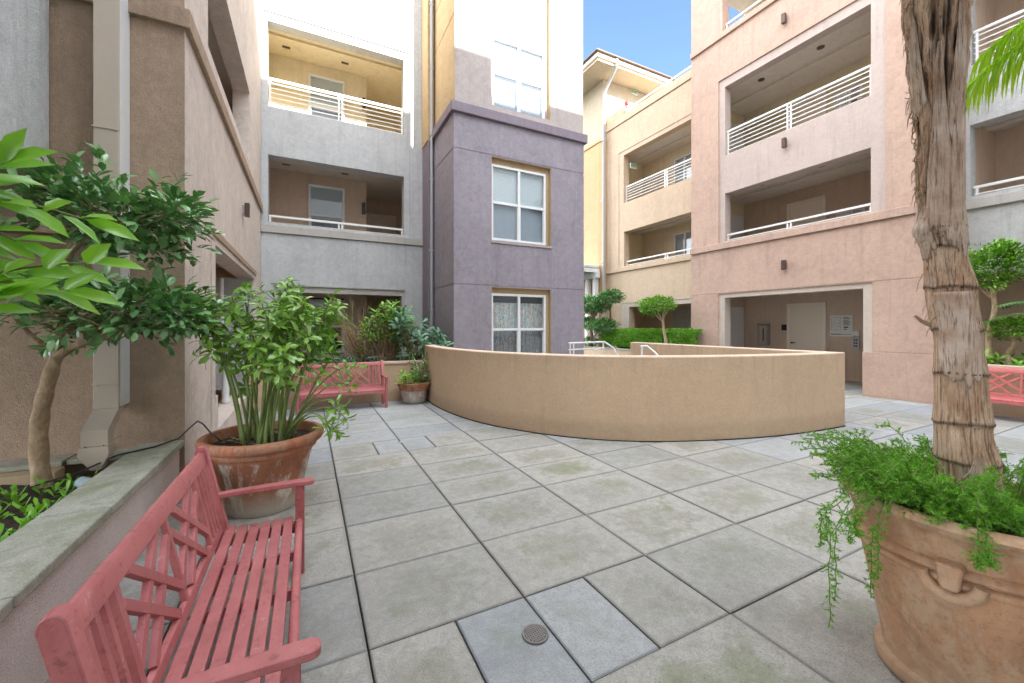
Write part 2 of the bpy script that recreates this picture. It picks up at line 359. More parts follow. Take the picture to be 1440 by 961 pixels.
def curtain_mat():
    m, nt, bs = new_mat('patterned_curtain'); 
    a = noi(nt, pos(nt, (1, 1, 0.25)), 22, 3, 0.6, 0.5)
    col = ramp(nt, a, [(0.36, (0.14, 0.36, 0.44)), (0.46, (0.75, 0.76, 0.74)), (0.55, (0.36, 0.30, 0.26)), (0.66, (0.80, 0.72, 0.64))])
    nt.links.new(col, bs.inputs['Base Color']); bs.inputs['Roughness'].default_value = 0.9; return m
M['curtain'] = curtain_mat()

# ------------------------------------------------------------------ mesh helpers
col = scn.collection
class MB:
    def __init__(s): s.v = []; s.f = []; s.uv = None
    def add(s, vs, fs):
        b = len(s.v); s.v += [tuple(v) for v in vs]; s.f += [tuple(b + i for i in f) for f in fs]; return s
    def box(s, a, b):
        x0, x1 = sorted((a[0], b[0])); y0, y1 = sorted((a[1], b[1])); z0, z1 = sorted((a[2], b[2]))
        return s.add([(x0,y0,z0),(x1,y0,z0),(x1,y1,z0),(x0,y1,z0),(x0,y0,z1),(x1,y0,z1),(x1,y1,z1),(x0,y1,z1)],
                     [(0,3,2,1),(4,5,6,7),(0,1,5,4),(1,2,6,5),(2,3,7,6),(3,0,4,7)])
    def bar(s, p, q, wdt, hgt, up=(0, 0, 1)):
        p = Vector(p); q = Vector(q); d = (q - p).normalized(); u = Vector(up)
        a = d.cross(u)
        if a.length < 1e-5: a = d.cross(Vector((1, 0, 0)))
        a.normalize(); b = a.cross(d).normalized(); a = a * wdt / 2; b = b * hgt / 2
        vs = [p-a-b, p+a-b, p+a+b, p-a+b, q-a-b, q+a-b, q+a+b, q-a+b]
        return s.add(vs, [(0,1,2,3),(7,6,5,4),(0,4,5,1),(1,5,6,2),(2,6,7,3),(3,7,4,0)])
    def tube(s, pts, r, n=8, cap=True):
        pts = [Vector(p) for p in pts]; k = len(pts)
        rs = r if isinstance(r, (list, tuple)) else [r] * k
        prev = None; vs = []
        for i, p in enumerate(pts):
            d = (pts[min(i + 1, k - 1)] - pts[max(i - 1, 0)]).normalized()
            if prev is None:
                a = d.cross(Vector((0, 0, 1)))
                if a.length < 1e-3: a = d.cross(Vector((1, 0, 0)))
                a.normalize()
            else:
                a = prev - d * prev.dot(d); a.normalize()
            prev = a; b = d.cross(a)
            for j in range(n):
                t = 2 * math.pi * j / n
                vs.append(p + (a * math.cos(t) + b * math.sin(t)) * rs[i])
        fs = []
        for i in range(k - 1):
            for j in range(n):
                j2 = (j + 1) % n
                fs.append((i*n+j, i*n+j2, (i+1)*n+j2, (i+1)*n+j))
        if cap: fs.append(tuple(range(n))[::-1]); fs.append(tuple((k-1)*n + j for j in range(n)))
        return s.add(vs, fs)
    def lathe(s, prof, c=(0, 0), n=64):
        k = len(prof); vs = []; fs = []
        for r, z in prof:
            for j in range(n):
                t = 2 * math.pi * j / n; vs.append((c[0] + r * math.cos(t), c[1] + r * math.sin(t), z))
        for i in range(k - 1):
            for j in range(n):
                j2 = (j + 1) % n; fs.append((i*n+j, i*n+j2, (i+1)*n+j2, (i+1)*n+j))
        return s.add(vs, fs)
    def prism(s, poly, dirv):
        n = len(poly); d = Vector(dirv); vs = [Vector(p) for p in poly]; vs += [v + d for v in vs]
        fs = [tuple(range(n))[::-1], tuple(range(n, 2 * n))] + [(i, (i+1) % n, n + (i+1) % n, n + i) for i in range(n)]
        return s.add(vs, fs)
    def build(s, name, mat, parent=None, bevel=0, smooth=35, label=None, local=False):
        me = bpy.data.meshes.new(name)
        off = Vector((0, 0, 0))
        if parent is not None and not local: off = wloc(parent)
        me.from_pydata([(x - off.x, y - off.y, z - off.z) for x, y, z in s.v], [], s.f)
        me.validate(verbose=False)
        bm = bmesh.new(); bm.from_mesh(me)
        if smooth is not None and len(bm.faces) < 60000: bmesh.ops.recalc_face_normals(bm, faces=bm.faces)
        bm.to_mesh(me); bm.free()
        me.materials.append(mat)
        if smooth:
            for p in me.polygons: p.use_smooth = True
            me.set_sharp_from_angle(angle=R(smooth))
        o = bpy.data.objects.new(name, me); col.objects.link(o)
        if parent is not None: o.parent = parent
        if bevel:
            b = o.modifiers.new('bevel', 'BEVEL'); b.width = bevel; b.segments = 2; b.limit_method = 'ANGLE'
            b.harden_normals = True
        if label: o['label'] = label
        return o
def wloc(o):
    l = Vector((0, 0, 0))
    while o is not None: l += o.location; o = o.parent
    return l
def tag(o, label=None, cat=None, group=None, kind=None):
    if label: o['label'] = label
    if cat: o['category'] = cat
    if group: o['group'] = group
    if kind: o['kind'] = kind
    return o
def thing(name, label, cat, loc=(0, 0, 0), group=None, rotz=0):
    o = bpy.data.objects.new(name, None); o.empty_display_size = 0.2; col.objects.link(o)
    o.location = loc; o.rotation_euler.z = R(rotz); return tag(o, label, cat, group)
def boxes(mp, lst, name, mat, parent, bevel=0.004):
    for a in lst:
        mb = MB(); mbox(mb, mp, *a); mb.build(name, mat, parent, bevel=bevel)
def copy_tree(o, parent=None):
    c = o.copy(); col.objects.link(c); c.parent = parent
    for ch in [x for x in bpy.data.objects if x.parent == o]: copy_tree(ch, c)
    return c
# a wall plane: along-coordinate a, depth d behind the face, height z
def PX_(c, s=1): return lambda a, d, z: (c + d * s, a, z)       # face looks towards -X (s=1) or +X (s=-1)
def PY_(c, s=1): return lambda a, d, z: (a, c + d * s, z)       # face looks towards -Y
def mbox(mb, mp, a0, a1, d0, d1, z0, z1): return mb.box(mp(a0, d0, z0), mp(a1, d1, z1))
def wall(mb, mp, a0, a1, z0, z1, holes=(), d0=0.0, d1=0.25):
    """a wall sheet with thickness d0..d1 and rectangular openings, closed on all sides"""
    As = sorted({a0, a1} | {min(max(h[i], a0), a1) for h in holes for i in (0, 1)})
    Zs = sorted({z0, z1} | {min(max(h[i], z0), z1) for h in holes for i in (2, 3)})
    na, nz = len(As) - 1, len(Zs) - 1
    solid = [[not any(h[0] < (As[i]+As[i+1])/2 < h[1] and h[2] < (Zs[j]+Zs[j+1])/2 < h[3] for h in holes)
              for j in range(nz)] for i in range(na)]
    S = lambda i, j: 0 <= i < na and 0 <= j < nz and solid[i][j]
    idx = {}; vs = []; fs = []
    def V(i, j, k):
        if (i, j, k) not in idx: idx[(i, j, k)] = len(vs); vs.append(mp(As[i], (d0, d1)[k], Zs[j]))
        return idx[(i, j, k)]
    for i in range(na):
        for j in range(nz):
            if not solid[i][j]: continue
            fs.append((V(i,j,0), V(i+1,j,0), V(i+1,j+1,0), V(i,j+1,0)))
            fs.append((V(i,j,1), V(i,j+1,1), V(i+1,j+1,1), V(i+1,j,1)))
            if not S(i-1, j): fs.append((V(i,j,0), V(i,j+1,0), V(i,j+1,1), V(i,j,1)))
            if not S(i+1, j): fs.append((V(i+1,j,0), V(i+1,j,1), V(i+1,j+1,1), V(i+1,j+1,0)))
            if not S(i, j-1): fs.append((V(i,j,0), V(i,j,1), V(i+1,j,1), V(i+1,j,0)))
            if not S(i, j+1): fs.append((V(i,j+1,0), V(i+1,j+1,0), V(i+1,j+1,1), V(i,j+1,1)))
    mb.add(vs, fs)
    return mb
def railing(mp, a0, a1, d, zb, zt, parent, n, splits=(0.5,), group=None):
    """top rail + n thin bars, posts as sub-parts"""
    mb = MB()
    mb.bar(mp(a0, d, zt), mp(a1, d, zt), 0.05, 0.045)
    for k in range(n):
        z = zb + (zt - zb) * (k + 0.25) / (n + 0.1)
        mb.bar(mp(a0, d, z), mp(a1, d, z), 0.018, 0.02)
    r = mb.build('railing', M['rail'], parent, smooth=None)
    for t in [0.0] + [x + e for x in splits for e in (-0.012, 0.012)] + [1.0]:
        a = a0 + (a1 - a0) * min(max(t, 0.008), 0.992)
        MB().bar(mp(a, d, zb - 0.08), mp(a, d, zt - 0.02), 0.035, 0.035).build('post', M['rail'], r, smooth=None)
    return r
def window(mp, a0, a1, z0, z1, d, parent, mull=True, blind=None, interior=True, fr=0.055):
    bd = 0.058 if interior else 0.024
    """frame, meeting rails and one mullion; pane and covering as sub-parts"""
    mb = MB(); h = (z0 + z1) / 2
    for (x0, x1, y0, y1) in ((a0, a0+fr, z0, z1), (a1-fr, a1, z0, z1), (a0+fr, a1-fr, z0, z0+fr), (a0+fr, a1-fr, z1-fr, z1)):
        mbox(mb, mp, x0, x1, d - 0.03, d + 0.05, y0, y1)
    am = (a0 + a1) / 2
    cells = [(a0 + fr, a1 - fr)]
    if mull:
        mbox(mb, mp, am - fr * 0.6, am + fr * 0.6, d - 0.025, d + 0.05, z0 + fr, z1 - fr)
        cells = [(a0 + fr, am - fr * 0.6), (am + fr * 0.6, a1 - fr)]
    for (x0, x1) in cells:
        mbox(mb, mp, x0, x1, d - 0.02, d + 0.05, h - 0.028, h + 0.028)
        for (x, y) in ((x0, 0.018), (x1 - 0.018, 0.018)):
            mbox(mb, mp, x, x + 0.018, d - 0.008, d + 0.04, z0 + fr, h - 0.028)
    wobj = mb.build('window', M['white'], parent, bevel=0.004)
    g = MB()
    for (x0, x1) in cells:
        g.add([mp(x0, d + 0.02, h), mp(x1, d + 0.02, h), mp(x1, d + 0.02, z1 - fr), mp(x0, d + 0.02, z1 - fr)], [(0, 1, 2, 3)])
    g.build('pane', M['glass'], wobj, smooth=None)
    g = MB()
    for (x0, x1) in cells:
        g.add([mp(x0, d + 0.012, z0 + fr), mp(x1, d + 0.012, z0 + fr), mp(x1, d + 0.012, h), mp(x0, d + 0.012, h)], [(0, 1, 2, 3)])
    g.build('pane', M['glass_screen'], wobj, smooth=None)
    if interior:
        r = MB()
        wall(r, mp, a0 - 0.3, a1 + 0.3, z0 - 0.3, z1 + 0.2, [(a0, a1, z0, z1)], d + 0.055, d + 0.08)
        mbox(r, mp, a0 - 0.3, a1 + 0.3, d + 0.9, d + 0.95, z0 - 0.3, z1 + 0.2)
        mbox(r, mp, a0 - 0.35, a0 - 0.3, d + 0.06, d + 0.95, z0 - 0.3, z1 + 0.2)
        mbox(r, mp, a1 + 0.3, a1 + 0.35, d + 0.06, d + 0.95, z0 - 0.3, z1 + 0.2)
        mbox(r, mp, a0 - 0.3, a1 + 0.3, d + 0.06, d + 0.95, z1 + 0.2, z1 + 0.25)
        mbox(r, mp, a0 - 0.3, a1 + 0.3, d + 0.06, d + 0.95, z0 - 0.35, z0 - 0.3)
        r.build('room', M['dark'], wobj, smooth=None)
    if blind:
        kind, frac = blind
        b = MB(); zt = z1 - fr * 0.5; zb = z1 - (z1 - z0) * frac
        if kind == 'blind':
            n = max(3, int((zt - zb) / 0.032))
            for k in range(n):
                z = zt - (k + 0.5) * (zt - zb) / n
                b.add([mp(a0 + .02, d + bd, z - 0.016), mp(a1 - .02, d + bd, z - 0.016), mp(a1 - .02, d + bd + 0.008, z + 0.017), mp(a0 + .02, d + bd + 0.008, z + 0.017)], [(0, 1, 2, 3)])
            b.build('blind', M['blind'], wobj, smooth=None)
        else:
            n = 90; vs = []
            for k in range(n + 1):
                a = a0 + (a1 - a0) * k / n; dd = d + 0.11 + 0.02 * math.sin(k * 0.9 + math.sin(k * 0.33)) 
                vs += [mp(a, dd, z0 - 0.1), mp(a, dd, zt - 0.18)]
            b.add(vs, [(2*k, 2*k+2, 2*k+3, 2*k+1) for k in range(n)])
            b.build('curtain', M['curtain'], wobj, smooth=60)
    return wobj
def door(mp, a0, a1, z0, z1, d, parent, handle_side=0, panel=False):
    mb = MB()
    for (x0, x1, y0, y1) in ((a0-0.06, a0, z0, z1+0.06), (a1, a1+0.06, z0, z1+0.06), (a0, a1, z1, z1+0.06)):
        mbox(mb, mp, x0, x1, d - 0.03, d + 0.02, y0, y1)
    f = mb.build('door_frame', M['doorframe'], parent, bevel=0.004)
    b = MB(); mbox(b, mp, a0 + 0.003, a1 - 0.003, d - 0.004, d + 0.016, z0, z1 - 0.003)
    if panel:
        for (y0, y1) in ((z0 + 0.15, z0 + 0.8), (z0 + 0.95, z1 - 0.2)):
            for (x0, x1) in ((a0 + 0.12, (a0+a1)/2 - 0.04), ((a0+a1)/2 + 0.04, a1 - 0.12)):
                mbox(b, mp, x0, x1, d - 0.014, d - 0.005, y0, y1)
    dd = b.build('door', M['door'], parent, bevel=0.003)
    ha = a0 + 0.09 if handle_side == 0 else a1 - 0.09
    h = MB(); h.bar(mp(ha, d - 0.06, z0 + 0.98), mp(ha + (0.12 if handle_side == 0 else -0.12), d - 0.06, z0 + 0.98), 0.02, 0.02)
    h.bar(mp(ha, d - 0.07, z0 + 0.98), mp(ha, d - 0.005, z0 + 0.98), 0.045, 0.045)
    h.build('handle', M['black'], dd)
    return dd
def room(mp, a0, a1, d0, d1, z0, z1, parent, wm, cm, name='loggia_wall', left=True, right=True):
    b = MB()
    mbox(b, mp, a0, a1, d1, d1 + 0.12, z0, z1)
    if left: mbox(b, mp, a0 - 0.12, a0, d0, d1 + 0.12, z0, z1)
    if right: mbox(b, mp, a1, a1 + 0.12, d0, d1 + 0.12, z0, z1)
    b.build(name, wm, parent, smooth=None)
    c = MB(); mbox(c, mp, a0 - 0.12, a1 + 0.12, d0, d1 + 0.12, z1 + 0.002, z1 + 0.15)
    mbox(c, mp, a0, a1, (d0*0.45+d1*0.55), (d0*0.45+d1*0.55) + 0.12, z1 - 0.07, z1 - 0.001)
    c.build('loggia_ceiling', cm, parent, smooth=None)
    f = MB(); mbox(f, mp, a0 - 0.12, a1 + 0.12, d0, d1 + 0.12, z0 - 0.15, z0 - 0.002)
    f.build('loggia_floor', M['corridor'], parent, smooth=None)
def downlight(mp, a, d, z, parent):
    p = mp(a, d, z)
    MB().lathe([(0.0, z - 0.012), (0.06, z - 0.012), (0.085, z - 0.016), (0.085, z - 0.001)], (p[0], p[1]), 20).build('recessed_light', M['bronze'], parent)
def sconce(x, y, z, face, label, group):
    o = thing('wall_light', label, 'wall light', (x, y, z), group)
    b = MB(); n = 10
    if face == '-x':
        b.box((x - 0.03, y - 0.035, z - 0.07), (x + 0.0, y + 0.035, z + 0.07)).build('back_plate', M['steel'], o, bevel=0.003)
        MB().box((x - 0.12, y - 0.045, z - 0.12), (x - 0.03, y + 0.045, z + 0.12)).build('shade', M['bronze'], o, bevel=0.008)
    else:
        b.box((x, y - 0.035, z - 0.07), (x + 0.03, y + 0.035, z + 0.07)).build('back_plate', M['steel'], o, bevel=0.003)
        MB().box((x + 0.03, y - 0.045, z - 0.11), (x + 0.10, y + 0.045, z + 0.11)).build('shade', M['bronze'], o, bevel=0.008)

# ================================================================== SETTING
b = MB(); b.add([(-400, -400, -0.03), (400, -400, -0.03), (400, 400, -0.03), (-400, 400, -0.03)], [(0, 1, 2, 3)])
tag(b.build('ground', M['joint'], smooth=None), kind='structure', label='dark bedding showing in the joints between the paving slabs')

xs = [-3.17, -2.35, -1.53, -0.62, 0.25, 1.07, 1.97, 2.90, 3.82] + [3.82 + 0.915 * k for k in range(1, 13)]
ys = [-3.5 + 0.608 * k for k in range(0, 8)] + [1.37, 1.97, 2.60, 3.25, 3.78, 4.33] + [4.33 + 0.565 * k for k in range(1, 19)]
pav, pav2 = MB(), MB()
uvs = {id(pav): [], id(pav2): []}
def paver(mb, x0, x1, y0, y1, g=0.0048):
    dz = rnd.uniform(-0.0025, 0.0025); t = (rnd.uniform(-.0015, .0015), rnd.uniform(-.0015, .0015))
    x0 += g; x1 -= g; y0 += g * 0.7; y1 -= g * 0.7; e = 0.006
    def z(x, y): return dz + t[0] * (x - x0) + t[1] * (y - y0)
    ring = lambda ex, h: [(x0+ex, y0+ex, z(x0,y0)+h), (x1-ex, y0+ex, z(x1,y0)+h), (x1-ex, y1-ex, z(x1,y1)+h), (x0+ex, y1-ex, z(x0,y1)+h)]
    vs = ring(0, -0.029) + ring(0, -0.005) + ring(e, 0)
    fs = [(0,1,5,4),(1,2,6,5),(2,3,7,6),(3,0,4,7),(4,5,9,8),(5,6,10,9),(6,7,11,10),(7,4,8,11),(8,9,10,11)]
    mb.add(vs, fs)
    q = [(0,0),(1,0),(1,1),(0,1)]; u = {0:q[0],1:q[1],2:q[2],3:q[3]}
    for f in fs: uvs[id(mb)] += [u[i % 4] for i in f]
for i in range(len(xs) - 1):
    for j in range(len(ys) - 1):
        x0, x1, y0, y1 = xs[i], xs[i+1], ys[j], ys[j+1]
        if x1 < -1.0 and y0 < 10: continue
        if abs(y0 - 1.37) < 1e-3 and abs(x0 - 0.25) < 1e-3:
            paver(pav, x0, 0.67, y0, y1); paver(pav2, 0.67, x1, y0, y1); continue
        if abs(y0 - 1.37) < 1e-3 and abs(x0 - 1.07) < 1e-3:
            paver(pav2, x0, 1.47, y0, y1); paver(pav, 1.47, x1, y0, y1); continue
        if abs(y0 - 4.895) < 1e-3 and x0 in (0.25, 1.07):
            # small access cover cut into two slabs either side of the joint
            if x0 == 0.25: paver(pav, x0, 0.74, y0, y1); paver(pav2, 0.74, x1, y0, y1)
            else: paver(pav2, x0, 1.42, y0, y1); paver(pav, 1.42, x1, y0, y1)
            continue
        pr = (0.03 if y0 < 4.2 else 0.3 if y0 < 5.4 else 0.85) if x0 < 4.5 else 0.6
        paver(pav if rnd.random() > pr else pav2, x0, x1, y0, y1)
for mb, mt, nm, lb in ((pav, M['paver'], 'paving', 'weathered grey concrete paving slabs with greenish stains'), (pav2, M['paver_new'], 'paving', 'cleaner blue grey paving slabs set among the stained ones')):
    me_uv = uvs[id(mb)]
    me = bpy.data.meshes.new(nm); me.from_pydata(mb.v, [], mb.f)
    ul = me.uv_layers.new(name='UVMap')
    for k, c_ in enumerate(me_uv): ul.data[k].uv = c_
    me.materials.append(mt); o = bpy.data.objects.new(nm, me); col.objects.link(o); tag(o, lb, kind='structure')

# ------------------------------------------------------------------ left (tan) building
LB = thing('apartment_building', 'tan stucco building at the left edge with square downspout and overhanging pale upper wall', 'building', (-0.95, 4.39, 0))
mpL = PX_(-0.95, -1)     # faces +X
b = MB(); wall(b, mpL, 4.392, 10.9, 0, 13.5, [(5.6, 9.37, 0.28, 2.42), (5.3, 8.75, 4.48, 5.75), (5.3, 8.75, 7.5, 8.75)], 0, 0.26)
b.build('wall', M['tan_lit'], LB, smooth=None, label='tan wall facing the courtyard, coloured paler to look lit')
b = MB()
mp = PY_(4.39)
wall(b, mp, -6, -0.955 - 0.26, 0, 4.06, [], 0, 0.25); wall(b, mp, -1.216, -0.951, 0, 4.06, [], -0.001, 0.0015)
b.build('wall', M['tan'], LB, smooth=None, label='rough brown-tan wall behind the square downspout')
b = MB(); wall(b, mp, -6, -0.952, 4.22, 13.5, [], -0.0015, 0.0015); b.build('upper_wall', M['tan'], LB, smooth=None)
boxes(mp, [(-6, -0.905, -0.045, -0.0015, 4.06, 4.22)], 'belt_course', M['tan'], LB, 0.006); boxes(mpL, [(4.3885, 10.7, -0.045, 0.0, 4.06, 4.22)], 'belt_course', M['tan'], LB, 0.006)
# overhanging pale wall
b = MB(); b.box((-6, -4, 2.63), (-1.77, 4.37, 13.5)); b.build('overhanging_wall', M['off_white'], LB, bevel=0.01)
b = MB(); b.box((-6, 4.30, 2.2), (-1.50, 4.388, 2.30)); b.build('ledge', M['tan'], LB, bevel=0.006)
# openings trim and interior
b = MB(); mbox(b, mpL, 5.45, 9.50, -0.035, -0.001, 2.50, 2.58); b.build('lintel_moulding', M['tan'], LB, bevel=0.006)
b = MB(); wall(b, mpL, 5.42, 9.52, 0.0, 2.50, [(5.6, 9.37, 0.0, 2.42)], -0.015, -0.001); b.build('opening_trim', M['tan_lit'], LB, smooth=None)
room(mpL, 4.6, 10.6, 0.265, 2.2, 0.02, 2.75, LB, M['corridor'], M['ceiling'])
room(mpL, 4.6, 10.6, 0.265, 2.0, 3.3, 6.0, LB, M['corridor'], M['ceiling'])
room(mpL, 4.6, 10.6, 0.265, 2.0, 6.4, 9.1, LB, M['corridor'], M['ceiling'])
b = MB(); b.box((-6, 4.4, 13.5), (-0.95, 16, 13.7)); b.box((-6, 10.9, 0), (-5.8, 16, 13.5)); b.box((-6, 4.64, 0), (-5.8, 10.9, 13.5))
b.build('roof', M['tan'], LB, smooth=None)
railing(mpL, 5.32, 8.73, 0.12, 4.50, 4.74, LB, 2)
# square downspout
o = MB()
o.box((-1.465, 4.19, 0.86), (-1.315, 4.386, 13)); 
ds = o.build('downspout', M['duct'], LB, bevel=0.006)
b = MB(); b.prism([(-1.465, 4.30, 0.86), (-1.465, 4.19, 0.86), (-1.465, 4.00, 0.735), (-1.465, 4.00, 0.60), (-1.465, 4.10, 0.60), (-1.465, 4.10, 0.70)], (0.15, 0, 0))
b.add([(-1.47, 3.985, 0.62), (-1.31, 3.985, 0.62), (-1.31, 4.115, 0.62), (-1.47, 4.115, 0.62),
       (-1.475, 3.98, 0.56), (-1.305, 3.98, 0.56), (-1.305, 4.12, 0.56), (-1.475, 4.12, 0.56),
       (-1.42, 4.02, 0.44), (-1.36, 4.02, 0.44), (-1.36, 4.09, 0.44), (-1.42, 4.09, 0.44)],
      [(3,2,1,0),(0,1,5,4),(1,2,6,5),(2,3,7,6),(3,0,4,7),(4,5,9,8),(5,6,10,9),(6,7,11,10),(7,4,8,11),(8,9,10,11)])
b.build('elbow', M['duct'], ds, bevel=0.004)
b = MB()
for z in (1.05, 2.62, 3.02):
    b.box((-1.472, 4.183, z), (-1.3165, 4.31, z + 0.012))
for z in (0.62, 1.04, 2.60, 2.66):
    for x in (-1.44, -1.34): b.box((x - .004, 4.18 if z > .7 else 3.975, z + .0), (x + .004, 4.30, z + .008))
b.build('seam', M['duct'], ds)
MB().box((-1.3145, 4.20, 0.87), (-1.308, 4.385, 13)).build('skylit_side_strip', M['white'], LB, bevel=0.002)  # white strip puts the skylight on the duct's side into colour
MB().box((-1.62, 9.345, 0.281), (-0.962, 9.369, 2.419)).build('lit_jamb_panel', M['grey'], LB, smooth=None)  # added grey panel paints the lit tone of the far jamb
MB().box((-1.2, 5.601, 0.281), (-0.93, 5.72, 0.70)).build('jamb_block', M['tan_lit'], LB, bevel=0.006)
# pipes seen in the ground opening
b = MB(); b.tube([(-1.16, 7.72, 0.05), (-1.16, 7.72, 0.88)], 0.05, 14); b.tube([(-1.16, 7.72, 0.88), (-1.16, 7.72, 0.96), (-1.16, 7.60, 1.02)], 0.058, 14); b.tube([(-1.16, 7.72, 0.3), (-1.16, 7.72, 0.34)], 0.065, 14)
b.tube([(-1.3, 8.3, 0.9), (-1.3, 8.3, 2.3)], 0.03, 10)
tag(b.build('standpipe', M['white']), 'white capped standpipe in the opening behind the big potted shrub', 'pipe')
sconce(-0.95, 7.84, 3.39, '+x', 'small wall light high on the left tan wall above its ground floor opening', 'wall lights')

# ------------------------------------------------------------------ grey building (far left back)
GB = thing('apartment_building', 'grey stucco building at the back left with two stacked loggias and white railings', 'building', (1.0, 10.7, 0))
mp = PY_(10.7)
H2, H3, H1 = (-0.81, 2.24, 3.87, 5.40), (-0.82, 2.24, 6.50, 8.45), (-0.6, 2.18, 0.7, 2.28)
b = MB(); wall(b, mp, -0.945, 2.87, 0, 13.5, [H1, H2, H3], 0, 0.28); b.build('wall', M['grey'], GB, smooth=None)
b = MB(); wall(b, mp, -0.945, 2.72, 3.80, 13.5, [(-0.95, 2.38, 3.80, 8.65)], -0.03, -0.001); b.build('wall_layer', M['grey'], GB, smooth=None)
b = MB(); wall(b, mp, -0.945, 2.72, 0.0, 3.61, [(-0.7, 2.25, 0.0, 2.42)], -0.03, -0.001); b.build('wall_layer', M['grey'], GB, smooth=None)
b = MB(); mbox(b, mp, -0.945, 2.72, -0.075, -0.001, 3.62, 3.795); b.build('belt_course', M['grey_trim'], GB, bevel=0.008)
b = MB(); wall(b, mp, -0.72, 2.25, 0.0, 2.42, [H1], -0.012, -0.001); mbox(b, mp, -0.72, 2.27, -0.05, -0.031, 2.422, 2.45); b.build('opening_trim', M['grey_trim'], GB, smooth=None)
b = MB(); mbox(b, mp, 2.72, 2.868, -0.62, -0.001, 0, 6.2); b.build('corner_pier', M['purple_trim'], GB, bevel=0.01)
b = MB(); mbox(b, mp, 2.70, 2.868, -0.62, -0.001, 6.2, 13.5); b.build('corner_pier', M['ochre'], GB, bevel=0.01)
b = MB(); b.tube([(2.79, 10.03, 0.2), (2.79, 10.03, 13.4)], 0.035, 12)
for z in (1.9, 3.4, 5.2, 6.3, 8, 9.6): b.box((2.74, 10.0, z), (2.84, 10.079, z + 0.03))
b.build('downpipe', M['pipe'], GB)
b = MB(); b.box((-0.95, 10.7, 13.5), (2.9, 16, 13.7)); b.box((-0.95, 16, 0), (2.9, 16.2, 13.5)); b.build('roof', M['grey'], GB, smooth=None)
for k, (z0, h) in enumerate(((0.02, 2.68), (3.05, 2.60), (6.05, 2.62))):
    wm = M['corridor'] if k < 2 else M['corridor_yellow']
    b = MB()
    mbox(b, mp, -0.945, 1.51, 1.62, 1.74, z0, z0 + h); mbox(b, mp, 1.39, 1.51, 1.741, 3.1, z0, z0 + h)
    mbox(b, mp, 1.39, 3.0, 3.1, 3.22, z0, z0 + h); mbox(b, mp, 2.88, 3.0, 0.281, 3.099, z0, z0 + h); mbox(b, mp, -1.07, -0.945, 0.281, 1.74, z0, z0 + h)
    # hole for the window is overlaid by the window's own room, set proud of the wall
    b.build('loggia_wall', wm, GB, smooth=None)
    b = MB(); mbox(b, mp, -1.05, 3.0, 0.281, 3.22, z0 + h + 0.002, z0 + h + 0.15); mbox(b, mp, -0.94, 2.87, 0.75, 0.87, z0 + h - 0.05, z0 + h)
    b.build('loggia_ceiling', M['ceiling'] if k < 2 else M['corridor_yellow'], GB, smooth=None)  # top ceiling's yellow carries bounced sunlight in its colour
    b = MB(); mbox(b, mp, -1.05, 3.0, 0.281, 3.22, z0 - 0.15, z0 - 0.002); b.build('loggia_floor', M['ceiling'], GB, smooth=None)
    window(mp, 0.01, 0.92, z0 + 0.65 if k else 0.75, z0 + (2.30 if k else 2.2), 1.565, GB, mull=False, blind=('blind', 0.55 if k else 0.2), interior=False)
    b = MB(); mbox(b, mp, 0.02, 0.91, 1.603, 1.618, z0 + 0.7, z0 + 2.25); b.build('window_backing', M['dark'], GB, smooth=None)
    door(mp, 1.75, 2.55, z0, z0 + 2.05, 3.09, GB, 0, True)
    for a in (-0.5, 0.9):
        MB().box(mp(a - 0.09, 1.15, z0 + h - 0.012), mp(a + 0.09, 1.23, z0 + h - 0.001)).build('ceiling_vent', M['bronze'], GB)
    o = MB(); p = mp(1.44, 1.56, z0 + 1.85); o.box((p[0] - 0.05, p[1] - 0.06, p[2] - 0.18), (p[0] + 0.03, p[1] + 0.058, p[2] + 0.12)); o.build('lantern', M['black'], GB)
railing(mp, -0.80, 2.23, 0.10, 3.84, 4.03, GB, 1)
railing(mp, -0.80, 2.23, 0.10, 6.52, 7.18, GB, 6)

# ------------------------------------------------------------------ purple bay tower
PB = thing('apartment_building', 'purple-grey stucco bay tower with white four-pane windows and paler upper storeys', 'building', (4.6, 8.52, 0))
mp = PY_(8.52); mps = PX_(2.87)
W1, W2 = (3.77, 5.39, 0.55, 2.40), (3.77, 5.39, 3.47, 5.42)
b = MB(); wall(b, mp, 2.87, 6.38, 0, 6.22, [W1, W2], 0, 0.25)
for z in (2.41, 5.44):
    pass
b.build('wall', M['purple'], PB, smooth=None)
b = MB(); wall(b, mps, 8.771, 10.7, 0, 6.22, [], 0.0, 0.25); b.build('side_wall', M['purple'], PB, smooth=None)
b = MB(); wall(b, PX_(6.38, -1), 8.771, 13, 0, 6.22, [], 0.0, 0.25); b.build('side_wall', M['purple'], PB, smooth=None)
# recessed joint lines are thin proud bands above and below
boxes(mp, [(2.862, 3.77, -0.008, -0.0005, 2.44, 5.40), (5.39, 6.388, -0.008, -0.0005, 2.44, 5.40), (3.7705, 5.3895, -0.008, -0.0005, 2.44, 3.41)], 'render_panel', M['purple'], PB)
boxes(mps, [(8.5125, 10.07, -0.008, -0.0005, 2.44, 5.40), (8.5125, 10.07, -0.008, -0.0005, 5.445, 6.21), (8.5125, 10.07, -0.008, -0.0005, 0.02, 2.40)], 'render_panel', M['purple'], PB)
boxes(mp, [(2.862, 6.388, -0.008, -0.0005, 5.445, 6.21), (2.862, 3.77, -0.008, -0.0005, 0.02, 2.40), (5.39, 6.388, -0.008, -0.0005, 0.02, 2.40)], 'render_panel', M['purple'], PB)
b = MB(); mbox(b, mp, 2.79, 6.46, -0.08, 0.25, 6.222, 6.44); mbox(b, mps, 8.771, 10.07, -0.08, 0.25, 6.222, 6.44); mbox(b, PX_(6.38, -1), 8.771, 13, -0.08, 0.25, 6.222, 6.44)
b.build('belt_course', M['purple_trim'], PB, bevel=0.012)
